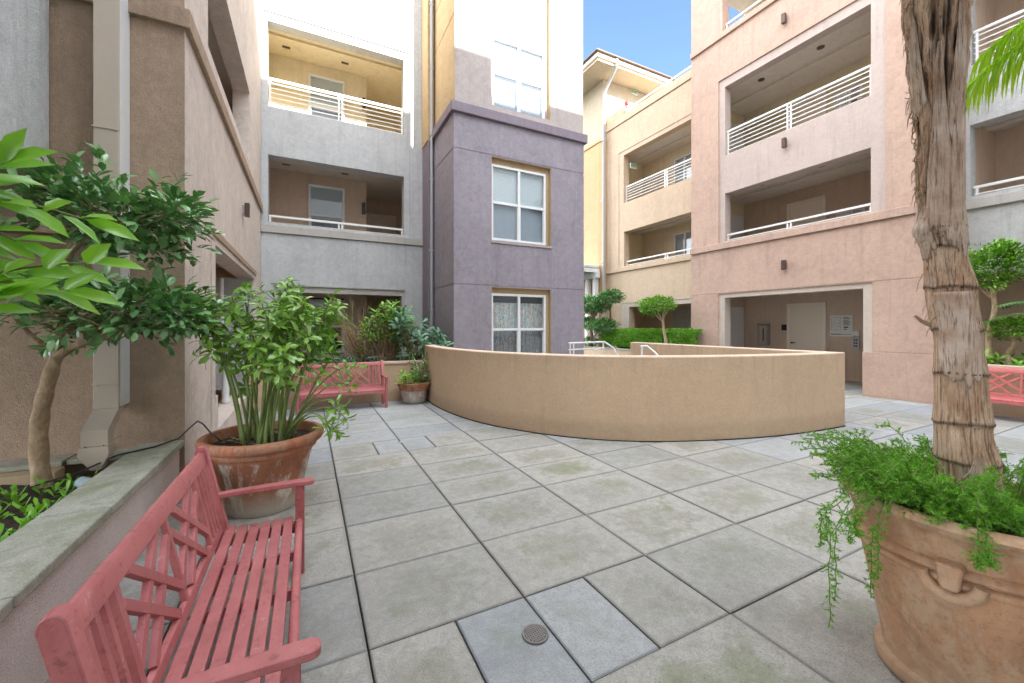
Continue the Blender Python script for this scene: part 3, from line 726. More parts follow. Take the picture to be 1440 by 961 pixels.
b = MB(); wall(b, mp, 2.89, 6.36, 6.442, 13.5, [(3.79, 5.37, 6.60, 12.9)], 0, 0.25); b.build('upper_wall', M['upper_bay'], PB, smooth=None)
b = MB(); wall(b, PX_(2.89), 8.771, 10.7, 6.442, 13.5, [], 0.0, 0.25); b.build('upper_side_wall', M['ochre'], PB, smooth=None)  # warm bounce is put into this side's colour
b = MB(); wall(b, PX_(6.36, -1), 8.771, 13, 6.442, 13.5, [], 0.0, 0.25); b.build('upper_side_wall', M['upper_bay'], PB, smooth=None)
boxes(PX_(2.89), [(8.52, 10.06, -0.01, -0.0005, 6.45, 8.4), (8.52, 10.06, -0.01, -0.0005, 8.43, 9.4), (8.52, 10.06, -0.01, -0.0005, 9.43, 12.4)], 'render_panel', M['ochre'], PB)
b = MB(); wall(b, mp, 3.79, 5.37, 6.60, 12.9, [(3.84, 5.30, 6.62, 8.32), (3.84, 5.30, 9.62, 11.3)], 0.12, 0.24); b.build('recess_panel', M['upper_bay'], PB, smooth=None)
b = MB(); mbox(b, mp, 5.355, 5.3695, 0.004, 0.119, 6.61, 12.89); b.build('recess_reveal', M['reveal'], PB, smooth=None)
for (a0, a1, z0, z1) in (W1, W2):
    b = MB(); mbox(b, mp, a1 - 0.012, a1 - 0.0005, 0.003, 0.15, z0 + 0.001, z1 - 0.001); mbox(b, mp, a0 + 0.001, a1 - 0.013, 0.003, 0.15, z1 - 0.012, z1 - 0.0005)
    mbox(b, mp, a0 + 0.0005, a0 + 0.012, 0.003, 0.15, z0 + 0.001, z1 - 0.013); mbox(b, mp, a0 + 0.013, a1 - 0.013, 0.09, 0.15, z1 - 0.14, z1 - 0.013); mbox(b, mp, a1 - 0.105, a1 - 0.013, 0.09, 0.15, z0, z1 - 0.141)
    b.build('window_reveal', M['reveal'], PB, smooth=None)
    b = MB(); mbox(b, mp, a0 - 0.02, a1 + 0.02, -0.03, 0.15, z0 - 0.055, z0 - 0.001); b.build('window_sill', M['upper_bay'], PB, bevel=0.004)
window(mp, 3.79, 5.28, 3.50, 5.27, 0.10, PB, blind=('blind', 0.98))
window(mp, 3.79, 5.28, 0.57, 2.26, 0.10, PB, blind=('curtain', 1))
window(mp, 3.84, 5.30, 6.62, 8.32, 0.17, PB, blind=('blind', 0.98))
window(mp, 3.84, 5.30, 9.62, 11.3, 0.17, PB, blind=('blind', 0.5))
b = MB(); b.box((2.88, 8.54, 13.5), (6.37, 13, 13.7)); b.box((2.88, 13, 0), (6.37, 13.2, 13.5)); b.build('roof', M['upper_bay'], PB, smooth=None)

# ------------------------------------------------------------------ pink building (right)
KB = thing('apartment_building', 'pink stucco building on the right with open corridors and white railings', 'building', (10.68, 5.9, 0))
mp = PX_(10.68)
b = MB(); wall(b, mp, 2.98, 8.73, 0, 13.2, [(4.20, 7.80, 0, 2.43), (3.98, 7.80, 3.89, 8.62), (4.2, 7.67, 9.99, 12.2)], 0, 0.30); b.build('wall', M['pink'], KB, smooth=None)
b = MB(); wall(b, mp, 3.981, 7.799, 3.891, 8.619, [(4.24, 7.62, 3.93, 5.31), (4.24, 7.62, 6.41, 8.38)], 0.04, 0.29); b.build('loggia_surround', M['pink_pale'], KB, smooth=None)
b = MB(); wall(b, mp, 4.201, 7.799, 0.0, 2.429, [(4.37, 7.62, 0, 2.31)], 0.03, 0.29); b.build('opening_surround', M['beige_trim'], KB, smooth=None)
b = MB(); mbox(b, mp, 2.976, 4.37, -0.008, 0.31, 0, 0.94); b.build('wall_base_block', M['pink'], KB, bevel=0.006)
for z0 in (0.02, 3.06, 6.06):
    MB().box((12.15, 8.585, z0), (13.05, 8.615, z0 + 2.1)).build('bright_end_panel', M['white'], KB, bevel=0.004)  # white panel stands in for the brightly lit corridor end
boxes(mp, [(2.975, 8.735, -0.06, -0.001, 3.71, 3.885), (2.975, 8.735, -0.06, -0.001, 9.80, 9.96)], 'belt_course', M['pink'], KB, 0.01)
boxes(mp, [(2.98, 8.735, -0.006, -0.0006, 2.45, 3.70), (7.83, 8.735, -0.006, -0.0006, 0.02, 2.43), (2.98, 4.17, -0.006, -0.0006, 0.96, 2.43)], 'render_panel', M['pink'], KB, 0.003)
b = MB(); b.box((10.981, 2.98, 0), (16, 3.2, 13.2)); b.box((10.981, 8.5, 2.8), (11.5, 8.73, 13.2)); b.box((10.68, 2.98, 13.2), (16, 8.73, 13.4)); b.build('side_wall', M['pink'], KB, smooth=None)
for k, (z0, h) in enumerate(((0.012, 2.55), (3.05, 2.50), (6.05, 2.50), (9.1, 2.9))):
    wm = M['corridor'] if k < 2 else M['corridor_yellow']
    b = MB(); mbox(b, mp, 3.2, 8.62, 2.42, 2.55, z0, z0 + h); b.build('corridor_wall', wm, KB, smooth=None)
    b = MB(); mbox(b, mp, 3.2, 8.62, 0.301, 2.55, z0 + h + 0.002, z0 + h + 0.3); mbox(b, mp, 3.2, 8.62, 1.35, 1.5, z0 + h - 0.06, z0 + h); b.build('corridor_ceiling', M['ceiling'], KB, smooth=None)
    if k: b = MB(); mbox(b, mp, 3.2, 8.62, 0.301, 2.42, z0 - 0.15, z0 - 0.002); b.build('corridor_floor', M['ceiling'], KB, smooth=None)
    if k < 3:
        a = 6.25; door(mp, a, a + 0.92, z0, z0 + 2.1, 2.40, KB, 1)
    for a, d in ((5.6, 0.9), (7.1, 0.9)): downlight(mp, a, d, z0 + h, KB)
b = MB(); b.box((15.2, 8.4, 0), (15.4, 13.5, 11)); b.build('end_wall', M['pale_blue'], KB, smooth=None)
railing(mp, 4.25, 7.61, 0.14, 3.93, 4.12, KB, 1)
railing(mp, 4.25, 7.61, 0.14, 6.42, 7.10, KB, 6)
railing(mp, 4.22, 7.65, 0.14, 10.0, 10.22, KB, 1)
for (z, lb) in ((3.02, 'brown wall light above the ground floor opening of the pink building'), (6.07, 'brown wall light between the two loggias of the pink building'), (9.17, 'brown wall light under the top belt of the pink building')):
    sconce(10.69 if z > 4 and z < 8 else 10.675, 5.94, z, '-x', lb, 'wall lights')
def notice(x, y0, y1, z0, z1, label):
    o = thing('notice_board', label, 'notice', (x, (y0+y1)/2, z0), 'white floor plan notices in the pink building')
    MB().box((x - 0.015, y0, z0), (x, y1, z1)).build('board', M['paper'], o, bevel=0.002)
    b = MB(); W_, H_ = y1 - y0, z1 - z0; X = x - 0.0185
    def q(u0, u1, v0, v1): b.box((X, y1 - u1 * W_, z0 + v0 * H_), (X + 0.003, y1 - u0 * W_, z0 + v1 * H_))
    # plan drawing on the left, text lines on the right
    for (u0, u1, v0, v1) in ((.07,.50,.90,.91),(.07,.50,.30,.31),(.07,.078,.30,.91),(.495,.503,.30,.91),(.15,.42,.62,.63),(.15,.158,.40,.62),(.42,.428,.45,.8),(.2,.36,.78,.79),(.28,.288,.31,.55),(.1,.2,.7,.71),(.32,.5,.45,.46)): q(u0, u1, v0, v1)
    for k in range(9): q(.60, .60 + (.30 if k % 3 else .22), .90 - k * .042 - (.03 if k > 2 else 0), .915 - k * .042 + .006 - (.03 if k > 2 else 0))
    q(.62, .82, .40, .47); q(.62, .76, .32, .36)
    q(.04, .5, .08, .12); q(.5, .93, .09, .11)
    b.build('print', M['ink'], o, smooth=None)
notice(13.095, 5.57, 6.10, 1.21, 1.79, 'white floor plan notice on the ground floor corridor wall beside the door')
notice(13.095, 5.30, 5.95, 4.15, 4.62, 'white floor plan notice seen above the lower loggia railing of the pink building')
notice(13.095, 5.35, 6.00, 7.22, 7.95, 'white floor plan notice seen through the upper loggia railing bars of the pink building')
o = thing('intercom_panel', 'steel call panel with black buttons right of the ground floor notice', 'intercom', (13.08, 5.48, 0.85))
MB().box((13.06, 5.42, 0.86), (13.099, 5.56, 1.22)).build('panel', M['steel'], o, bevel=0.004)
MB().box((13.05, 5.42, 1.24), (13.099, 5.58, 1.36)).build('display', M['paper'], o, bevel=0.004)
b = MB()
for i in range(2):
    for j in range(3): b.box((13.052, 5.455 + i * 0.045, 0.94 + j * 0.08), (13.061, 5.485 + i * 0.045, 0.98 + j * 0.08))
b.build('buttons', M['black'], o)
o = thing('extinguisher_cabinet', 'steel extinguisher cabinet with a dark slot on the corridor wall left of the door', 'cabinet', (13.0, 7.93, 0.88))
wall(MB(), PX_(12.99), 7.74, 8.09, 0.88, 1.56, [(7.80, 8.03, 0.94, 1.50)], 0, 0.105).build('frame', M['steel'], o, bevel=0.004)
MB().box((13.01, 7.80, 0.94), (13.02, 8.03, 1.50)).build('door_panel', M['duct'], o)
MB().box((13.0, 7.90, 1.02), (13.012, 7.93, 1.42)).build('slot', M['black'], o)
o = MB().box((13.08, 7.24, 1.36), (13.099, 7.40, 1.54)).build('room_sign', M['black'], None, bevel=0.002)
tag(o, 'small square black room sign left of the ground floor door', 'sign')

# ------------------------------------------------------------------ peach wing (set back)
YB = thing('apartment_building', 'peach stucco wing set back between the pink building and the orange tower', 'building', (11.5, 11, 0))
mp = PX_(11.5)
HA, HB, HC = (8.9, 12.66, 6.50, 8.46), (8.9, 12.64, 3.92, 5.33), (8.9, 12.33, 0.6, 2.26)
b = MB(); wall(b, mp, 8.4, 13.70, 0, 10.14, [HA, HB, HC], 0, 0.28); b.build('wall', M['peach'], YB, smooth=None)
b = MB(); wall(b, mp, 8.4, 13.70, 3.895, 9.78, [(8.4, 12.93, 3.895, 8.63)], -0.02, -0.001); b.build('wall_layer', M['peach'], YB, smooth=None)
boxes(mp, [(8.4, 13.70, -0.06, -0.001, 3.72, 3.885), (8.4, 13.70, -0.06, -0.001, 9.80, 9.97)], 'belt_course', M['peach'], YB, 0.01)
b = MB(); wall(b, mp, 8.4, 12.76, 0.3, 2.42, [HC], -0.02, -0.001); mbox(b, mp, 8.4, 12.78, -0.04, -0.021, 2.423, 2.45); b.build('opening_trim', M['beige_trim'], YB, smooth=None)
b = MB(); mbox(b, mp, 12.7, 13.698, 0.0, 0.27, 10.142, 10.46); b.build('parapet_block', M['peach'], YB, bevel=0.008)
for k, (z0, h) in enumerate(((0.02, 2.6), (3.05, 2.50), (6.05, 2.55))):
    room(mp, 8.74, 13.4, 0.281, 1.75, z0, z0 + h, YB, M['corridor'] if k < 1 else M['corridor_yellow'], M['ceiling'], 'corridor_wall')
    downlight(mp, 9.6, 0.8, z0 + h, YB)
b = MB(); b.box((11.5, 8.74, 9.3), (16, 13.69, 9.5)); b.build('terrace_floor', M['ceiling'], YB, smooth=None)
window(mp, 10.6, 11.6, 6.1, 8.2, 1.71, YB, mull=True, blind=None, interior=False)
window(mp, 10.6, 11.6, 3.1, 5.2, 1.71, YB, mull=True, blind=None, interior=False)
MB().box((13.225, 10.8, 0.3), (13.248, 11.7, 2.2)).build('pale_door', M['pale_blue'], YB, bevel=0.004)
for z in (6.12, 3.12): MB().box((13.235, 10.6, z), (13.249, 11.6, z + 2.05)).build('window_backing', M['pale_blue'], YB, smooth=None)
railing(mp, 8.5, 12.65, 0.12, 6.51, 7.17, YB, 6); railing(mp, 8.5, 12.63, 0.12, 3.93, 4.12, YB, 1); railing(mp, 8.5, 12.68, 0.12, 10.15, 10.32, YB, 1)

# ------------------------------------------------------------------ orange tower with eave
TB = thing('apartment_building', 'orange and cream corner tower with a wide overhanging flat roof', 'building', (13, 16, 0))
b = MB(); b.box((11.29, 13.71, 0), (16.5, 19, 9.5)); b.build('lower_wall', M['orange'], TB, smooth=None)
b = MB(); b.box((11.31, 13.72, 9.502), (16.48, 18.98, 12.08)); b.build('upper_wall', M['cream'], TB, smooth=None)
b = MB(); b.box((11.24, 13.66, 9.46), (11.289, 19, 9.58)); b.build('belt_course', M['orange'], TB, bevel=0.006)
b = MB(); b.box((11.283, 13.9, 0.01), (11.289, 19, 3.6)); b.box((11.283, 13.9, 3.64), (11.289, 19, 6.6)); b.box((11.283, 13.9, 6.64), (11.289, 19, 9.44)); b.build('render_panel', M['orange'], TB, bevel=0.002)
b = MB(); b.box((10.30, 12.82, 12.09), (17.5, 20, 12.22)); rf = b.build('roof', M['cream'], TB, bevel=0.01)
MB().box((10.22, 12.74, 12.2), (17.6, 20.1, 12.36)).build('fascia', M['doorframe'], rf, bevel=0.01)
MB().box((10.12, 12.64, 12.361), (17.7, 20.2, 12.42)).build('gutter', M['bronze'], rf, bevel=0.015)
b = MB(); b.tube([(11.18, 12.70, 12.3), (11.18, 12.72, 12.05), (11.22, 13.0, 11.85), (11.24, 13.45, 11.5), (11.24, 13.58, 11.3), (11.24, 13.58, 0.3)], 0.055, 12)
for z in (1.5, 4.2, 6.8, 9.4): b.box((11.18, 13.54, z), (11.30, 13.72, z + .05))
b.build('downpipe', M['pipe'], TB)
def exit_sign(x, y, z, label, face):
    o = thing('exit_sign', label, 'exit sign', (x, y, z), 'green exit signs')
    if face == 'y':
        MB().box((x - 0.17, y - 0.05, z - 0.10), (x + 0.17, y, z + 0.10)).build('housing', M['paper'], o, bevel=0.006)
    else:
        MB().box((x - 0.05, y - 0.17, z - 0.10), (x, y + 0.17, z + 0.10)).build('housing', M['paper'], o, bevel=0.006)
    fc = bpy.data.curves.new('text', 'FONT'); fc.body = 'EXIT'; fc.size = 0.16; fc.align_x = 'CENTER'; fc.align_y = 'CENTER'; fc.extrude = 0.004; fc.offset = 0.006
    fc.materials.append(M['green_sign'])
    t0_ = bpy.data.objects.new('lettering_curve', fc); me_ = bpy.data.meshes.new_from_object(t0_); bpy.data.objects.remove(t0_)
    t = bpy.data.objects.new('lettering', me_); col.objects.link(t); t.parent = o
    if face == 'y': t.location = (0, -0.054, 0); t.rotation_euler = (R(90), 0, 0)
    else: t.location = (-0.054, 0, 0); t.rotation_euler = (R(90), 0, R(-90))
exit_sign(13.05, 13.70, 11.95, 'green exit sign under the wide roof of the orange tower', 'y')
exit_sign(11.9, 12.55, 8.05, 'green exit sign inside the upper loggia of the peach wing', 'y')
o = thing('alarm_bell', 'small round red alarm bell below the exit sign on the tower', 'alarm bell', (12.62, 13.7, 11.38))
MB().tube([(12.62, 13.70, 11.38), (12.62, 13.66, 11.38), (12.62, 13.62, 11.38)], [0.11, 0.11, 0.07], 20).build('dome', M['red'], o)
MB().box((12.57, 13.66, 11.15), (12.67, 13.715, 11.27)).build('back_box', M['bronze'], o)

# ------------------------------------------------------------------ grey building at the right edge
RB = thing('apartment_building', 'pale grey stucco building at the right edge behind the palm trunk', 'building', (11.2, 1, 0))
mp = PX_(11.2)
R1, R2, R3 = (-2.6, 2.9, 0.75, 2.47), (-2.6, 2.92, 3.95, 5.30), (-2.6, 2.92, 6.42, 8.4)
b = MB(); wall(b, mp, -4, 2.975, 0, 13.2, [R1, R2, R3], 0, 0.28); b.build('wall', M['pale_blue'], RB, smooth=None)
b = MB(); mbox(b, mp, -4, 2.975, -0.06, -0.001, 3.70, 3.88); b.build('belt_course', M['grey_trim'], RB, bevel=0.01)
b = MB(); mbox(b, mp, -2.7, 2.975, -0.03, -0.001, 2.40, 2.50); b.build('lintel_trim', M['beige_trim'], RB, bevel=0.006)
for k, (z0, h) in enumerate(((0.02, 2.7), (3.05, 2.45), (6.05, 2.55))):
    room(mp, -3.8, 2.96, 0.281, 1.5, z0, z0 + h, RB, M['corridor'], M['ceiling'], 'corridor_wall')
    if k:
        window(mp, 1.15, 2.45, z0 + 0.7, z0 + 2.2, 1.45, RB, mull=False, interior=False)
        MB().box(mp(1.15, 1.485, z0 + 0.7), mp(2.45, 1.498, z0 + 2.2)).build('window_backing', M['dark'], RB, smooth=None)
b = MB(); b.box((11.2, -4, 13.2), (16, 2.97, 13.4)); b.box((15.8, -4, 0), (16, 2.97, 13.2)); b.build('roof', M['pale_blue'], RB, smooth=None)
railing(mp, -2.55, 2.90, 0.12, 3.96, 4.13, RB, 1, (0.33, 0.66)); railing(mp, -2.55, 2.90, 0.12, 6.44, 7.08, RB, 6, (0.33, 0.66))

# ------------------------------------------------------------------ building behind the camera (its roofline casts the shade)
BB = thing('apartment_building', 'off-white stucco building closing the courtyard behind the viewer', 'building', (3, -4, 0))
MB().box((-6, -9, 0), (5.2, -4, 17.24)).build('wall', M['white_wall'], BB, smooth=None)
MB().box((5.2, -9, 0), (6.15, -4.001, 16.3)).build('wall', M['white_wall'], BB, smooth=None)
MB().box((6.15, -9, 0), (16, -4.002, 15.6)).build('wall', M['white_wall'], BB, smooth=None)

# ================================================================== curved wall
outer = [(2.16, 8.30), (2.13, 7.6), (2.16, 6.9), (2.26, 6.25), (2.42, 5.68), (2.66, 5.18), (2.97, 4.70), (3.34, 4.28), (3.80, 3.93), (4.36, 3.66), (5.0, 3.44), (5.6, 3.29), (6.2, 3.20), (6.7, 3.16), (7.15, 3.14)]
def catmull(P, n=6):
    out = []
    for i in range(len(P) - 1):
        p0, p1, p2, p3 = [Vector(P[max(0, min(len(P)-1, i + k))]) for k in (-1, 0, 1, 2)]
        for k in range(n):
            t = k / n
            out.append(0.5 * ((2*p1) + (p2-p0)*t + (2*p0-5*p1+4*p2-p3)*t*t + (3*p1-p0-3*p2+p3)*t**3))
    out.append(Vector(P[-1])); return out
oc = catmull(outer)
def offset(P, d):
    out = []
    for i, p in enumerate(P):
        t = (P[min(i+1, len(P)-1)] - P[max(i-1, 0)]).normalized()
        out.append(p + Vector((-t.y, t.x)) * d)
    return out
ic = offset(oc, 0.20)
path_o = oc + [Vector((7.15, 7.42))]
ic = [p for p in ic if p.x < 6.9 or True]
ic[-1] = Vector((6.95, 3.34)); path_i = [p for p in ic[:-1] if p.x < 6.94] + [Vector((6.95, 3.34)), Vector((6.95, 7.42))]
def ringwall(mb, po, pi, z0, z1):
    n = len(po); m = len(pi); vs = [(p.x, p.y, z) for z in (z0, z1) for p in po] + [(p.x, p.y, z) for z in (z0, z1) for p in pi]
    fs = [(i, i+1, n+i+1, n+i) for i in range(n-1)] + [(2*n+i+1, 2*n+i, 2*n+m+i, 2*n+m+i+1) for i in range(m-1)]
    # top as strip
    i = j = 0
    while i < n-1 or j < m-1:
        if j >= m-1 or (i < n-1 and i / (n-1) <= j / (m-1)):
            fs.append((n+i, n+i+1, 2*n+m+j)); i += 1
        else:
            fs.append((n+i, 2*n+m+j+1, 2*n+m+j)); j += 1
    fs += [(0, n, 2*n+m, 2*n), (n-1, 2*n-1, 2*n+2*m-1, 2*n+m-1)]
    mb.add(vs, fs); return mb
CW = thing('curved_wall', 'long curved ochre-brown stucco parapet wall in the middle of the courtyard', 'wall', (4, 5, 0))
# keep the point counts equal so that the top is a clean strip
def resample(P, n):
    L = [0]
    for i in range(1, len(P)): L.append(L[-1] + (P[i]-P[i-1]).length)
    out = []
    for k in range(n):
        t = L[-1] * k / (n-1); i = 1
        while i < len(P)-1 and L[i] < t: i += 1
        out.append(P[i-1].lerp(P[i], (t-L[i-1]) / max(1e-9, L[i]-L[i-1])))
    return out
co, ci = resample(oc, 80), resample(path_i[:-1], 80)
A = co + [Vector((7.15, 7.42))]; B = ci + [Vector((6.95, 7.42))]
ringwall(MB(), A, B, 0.012, 1.085).build('wall', M['curve'], CW, smooth=30)
def pinch(P, Q, k): return [p.lerp(q, k) for p, q in zip(P, Q)]
capm = MB(); n = len(A)
rings = [(0.0, 1.0852), (0.0, 1.095), (0.03, 1.103), (0.10, 1.107), (0.90, 1.107), (0.97, 1.103), (1.0, 1.095), (1.0, 1.0852)]
vs = []; 
for k, z in rings: vs += [(p.x, p.y, z) for p in pinch(A, B, k)]
fs = []
for r_ in range(len(rings)-1):
    for i in range(n-1): fs.append((r_*n+i, r_*n+i+1, (r_+1)*n+i+1, (r_+1)*n+i))
fs.append(tuple(r_*n for r_ in range(len(rings)))); fs.append(tuple(r_*n+n-1 for r_ in range(len(rings)))[::-1])
capm.add(vs, fs).build('wall_cap', M['curve_cap'], CW, smooth=50)
jb = MB(); ringwall(jb, offset(A[:-1], -0.012) + [Vector((7.162, 7.42))], [p for p in A[:-1]] + [Vector((7.15, 7.42))], 0.0, 0.014)
jb.build('base_joint', M['joint'], CW, smooth=None)

# handrails inside the enclosure
def handrail(paths, label, loc):
    o = thing('handrail', label, 'handrail', loc, 'white handrails inside the curved wall')
    for nm, pts, r in paths: MB().tube(pts, r, 10).build(nm, M['rail'], o)
handrail([('top_rail', [(5.56, 8.0, 1.085), (6.64, 8.0, 1.10), (6.80, 7.86, 0.95), (6.88, 7.78, 0.75)], 0.022), ('lower_rail', [(5.56, 8.0, 0.93), (6.64, 8.0, 0.94)], 0.016),
          ('post', [(5.70, 8.0, 0.0), (5.70, 8.0, 1.08)], 0.02), ('post', [(5.60, 8.0, 0.0), (5.60, 8.0, 1.08)], 0.02), ('post', [(6.6, 8.0, 0), (6.6, 8.0, 1.09)], 0.02), ('brace', [(6.28, 8.0, 0.0), (6.32, 8.0, 0.9), (6.6, 8.0, 0.95)], 0.016)],
         'white tube handrail with posts rising behind the curved wall', (6.1, 8.0, 0))
handrail([('top_rail', [(6.62, 6.75, 1.04), (6.78, 6.72, 1.05), (6.84, 6.55, 0.92), (6.86, 6.3, 0.7)], 0.022), ('post', [(6.66, 6.75, 0.0), (6.66, 6.75, 1.04)], 0.02)],
         'short white handrail end sloping down beside the straight wall', (6.7, 6.7, 0))

# drain
o = thing('floor_drain', 'round steel drain grate set in a blue-grey slab', 'drain', (0.985, 1.70, 0))
MB().lathe([(0.052, 0.003), (0.055, 0.009), (0.063, 0.009), (0.065, 0.002)], (0.985, 1.70), 40).build('rim', M['drain_steel'], o)
MB().lathe([(0.0, 0.0045), (0.053, 0.0045)], (0.985, 1.70), 30).build('sump', M['black'], o)
g = MB()
for k in range(-4, 5):
    y = k * 0.0115; hw = math.sqrt(max(0, 0.052**2 - y*y))
    g.box((0.985 - hw, 1.70 + y - 0.0022, 0.005), (0.985 + hw, 1.70 + y + 0.0032, 0.0095))
    g.box((0.985 + y - 0.0032, 1.70 - hw, 0.0052), (0.985 + y + 0.0032, 1.70 + hw, 0.0088))
g.build('grate', M['drain_steel'], o, smooth=None)
o = MB().lathe([(0, 0.008), (0.03, 0.008), (0.035, 0.003)], (1.06, 5.30), 20).build('access_cap', M['steel'])
tag(o, 'small round metal cap in the joint of the cut slabs', 'cap')

# ================================================================== benches
def make_bench(mat, label):
    root = thing('park_bench', label, 'bench', (0, 0, 0), 'slatted benches with lattice backs')
    L = 1.5; hl = L / 2
    rake = 0.098 / 0.475
    def back(x, z, off=0.0):    # point on the raked back plane
        return (x, -0.012 - (z - 0.345) * rake + off, z)
    for s in (-1, 1):
        x = s * (hl - 0.03)
        m = MB(); n = 7
        prof = [(-0.055, 0.0), (-0.035, 0.345), (-0.135, 0.80), (-0.131, 0.822), (-0.116, 0.833), (-0.096, 0.832), (-0.081, 0.815), (0.022, 0.345), (0.0, 0.0)]
        m.prism([(x - 0.027, y, z) for y, z in prof], (0.054, 0, 0)); m.build('back_leg', mat, root, bevel=0.006, local=True)
        m = MB(); m.box((x - 0.024, 0.352, 0), (x + 0.024, 0.402, 0.535)); m.build('front_leg', mat, root, bevel=0.005, local=True)
        m = MB()
        top = []
        for t, wd in ((-0.075, 0.022), (0.10, 0.024), (0.2, 0.03), (0.36, 0.033), (0.425, 0.033), (0.445, 0.028), (0.455, 0.015)): top.append((t, wd))
        poly = [(x + wd, t, 0.533 + 0.004 * math.sin(t * 7)) for t, wd in top] + [(x - wd, t, 0.533 + 0.004 * math.sin(t * 7)) for t, wd in reversed(top)]
        m.prism(poly, (0, 0, 0.028)); m.build('armrest', mat, root, bevel=0.006, local=True)
        m = MB(); m.box((x - 0.018, 0.02, 0.255), (x + 0.018, 0.352, 0.315)); m.build('side_rail', mat, root, bevel=0.004, local=True)
        m = MB(); m.prism([(x - s*0.026, 0.36, 0.27), (x - s*0.12, 0.36, 0.27), (x - s*0.055, 0.36, 0.22), (x - s*0.026, 0.36, 0.14)], (0, 0.03, 0)); m.build('corner_brace', mat, root, bevel=0.003, local=True)
    m = MB(); m.box((-hl + 0.055, 0.362, 0.272), (hl - 0.055, 0.388, 0.318)); m.build('front_rail', mat, root, bevel=0.004, local=True)
    for x in (-0.02, 0.36, -0.36): m = MB(); m.box((x - 0.014, 0.015, 0.27), (x + 0.014, 0.361, 0.318)); m.build('cross_rail', mat, root, bevel=0.003, local=True)
    for k in range(6):
        y0 = 0.005 + k * 0.0575
        z = 0.322 + (0.012 if k == 0 else 0.004 if k == 1 else 0)
        MB().box((-hl + 0.004, y0, z), (hl - 0.004, y0 + 0.047, z + 0.02)).build('seat_slat', mat, root, bevel=0.004, local=True)
    m = MB(); m.tube([(-hl + 0.0, 0.372, 0.325), (hl - 0.0, 0.372, 0.325)], 0.019, 12); m.build('seat_nosing', mat, root, local=True)
    # back frame
    zb, zt = 0.395, 0.735
    m = MB(); 
    tr = [(-0.016, 0.735), (0.014, 0.735), (0.016, 0.795), (0.008, 0.808), (-0.010, 0.808), (-0.018, 0.797)]
    m.prism([(-hl + 0.058, back(0, z, o_)[1], z) for o_, z in tr], (L - 0.116, 0, 0)); m.build('top_rail', mat, root, bevel=0.004, local=True)
    m = MB(); m.prism([(-hl + 0.058, back(0, z, o_)[1], z) for o_, z in ((-0.012, 0.352), (0.012, 0.352), (0.012, 0.395), (-0.012, 0.395))], (L - 0.116, 0, 0)); m.build('lower_rail', mat, root, bevel=0.004, local=True)
    ny = Vector((0, 1, rake)).normalized()
    m = MB()
    def bb(x0, z0, x1, z1, wd, off=0.0):
        m.bar(back(x0, z0, off), back(x1, z1, off), wd, 0.022, ny)
    inner = hl - 0.057
    for s in (-1, 1):
        for k in range(4):
            x = s * (inner - (0.045 + k * 0.055 if k < 3 else 0.225)); m = MB(); bb(x, zb - 0.004, x, zt + 0.004, 0.026 if k < 3 else 0.034)
            m.build('back_slat', mat, root, bevel=0.002, local=True)
    m = MB()
    w0 = inner - 0.225
    bb(0, zb - 0.004, 0, zt + 0.004, 0.026)
    for s in (-1, 1):
        x0, x1 = (0.013, w0 - 0.014) if s > 0 else (-w0 + 0.014, -0.013)
        cx, cz = (x0 + x1) / 2, (zb + zt) / 2
        Wd, Hd = x1 - x0, zt - zb
        ang = math.atan2(Hd, Wd)
        for sg in (-1, 1):
            dx, dz = math.cos(ang), sg * math.sin(ang); nx, nz = -dz, dx
            for of in (-0.052, 0.052):
                px, pz = cx + nx * of, cz + nz * of
                ts = []
                for lo, hi, p_, d_ in ((x0, x1, px, dx), (zb, zt, pz, dz)):
                    a_, b_ = (lo - p_) / d_, (hi - p_) / d_; ts.append((min(a_, b_), max(a_, b_)))
                t0, t1 = max(t[0] for t in ts), min(t[1] for t in ts)
                bb(px + dx * t0, pz + dz * t0, px + dx * t1, pz + dz * t1, 0.034, 0.0012 * sg)
    m.build('lattice', mat, root, bevel=0.002, local=True)
    return root
b1 = make_bench(M['bench'], 'faded red slatted bench in the left foreground against the pebbled planter wall')
b1.location = (-0.42, 2.05, 0.0); b1.rotation_euler.z = R(-90)
b2 = copy_tree(b1); b2.location = (0.57, 8.06, 0.0); b2.rotation_euler.z = R(180)
b2['label'] = 'dusky red bench at the back left between the two terracotta pots'
b3 = make_bench(M['bench_coral'], 'bright coral red bench at the right edge behind the palm trunk')
b3.location = (10.16, 2.1, 0.0); b3.rotation_euler.z = R(90)

# ================================================================== planters
def coping(parts, mat, root, z0, z1):
    for (x0, y0, x1, y1) in parts:
        MB().box((x0, y0, z0), (x1, y1, z1)).build('coping_slab', mat, root, bevel=0.008)
LP = thing('planter', 'long raised planter at the left with pebbled front and mossy coping slabs', 'planter', (-1.1, 2, 0))
MB().box((-1.13, -3, 0), (-0.985, 4.388, 0.455)).build('wall', M['pebble'], LP, smooth=None)
MB().box((-1.0, -3, 0.4552), (-0.968, 4.3875, 0.470)).build('mortar_strip', M['beige_trim'], LP, bevel=0.003)
coping([(-1.245, y0 + 0.005, -0.948, y1 - 0.005) for y0, y1 in ((-3, -1.9), (-1.9, -1.1), (-1.1, -0.3), (-0.3, 0.5), (0.5, 1.3), (1.3, 2.12), (2.12, 2.93), (2.93, 3.70), (3.70, 4.375))], M['coping'], LP, 0.470, 0.522)
coping([(-6, 4.16, -1.62, 4.375), (-1.61, 4.18, -1.25, 4.375)], M['coping'], LP, 0.46, 0.500)
MB().box((-6, 4.02, 0.0), (-1.6, 4.15, 0.465)).build('edging_board', M['wood_edge'], LP, bevel=0.006)
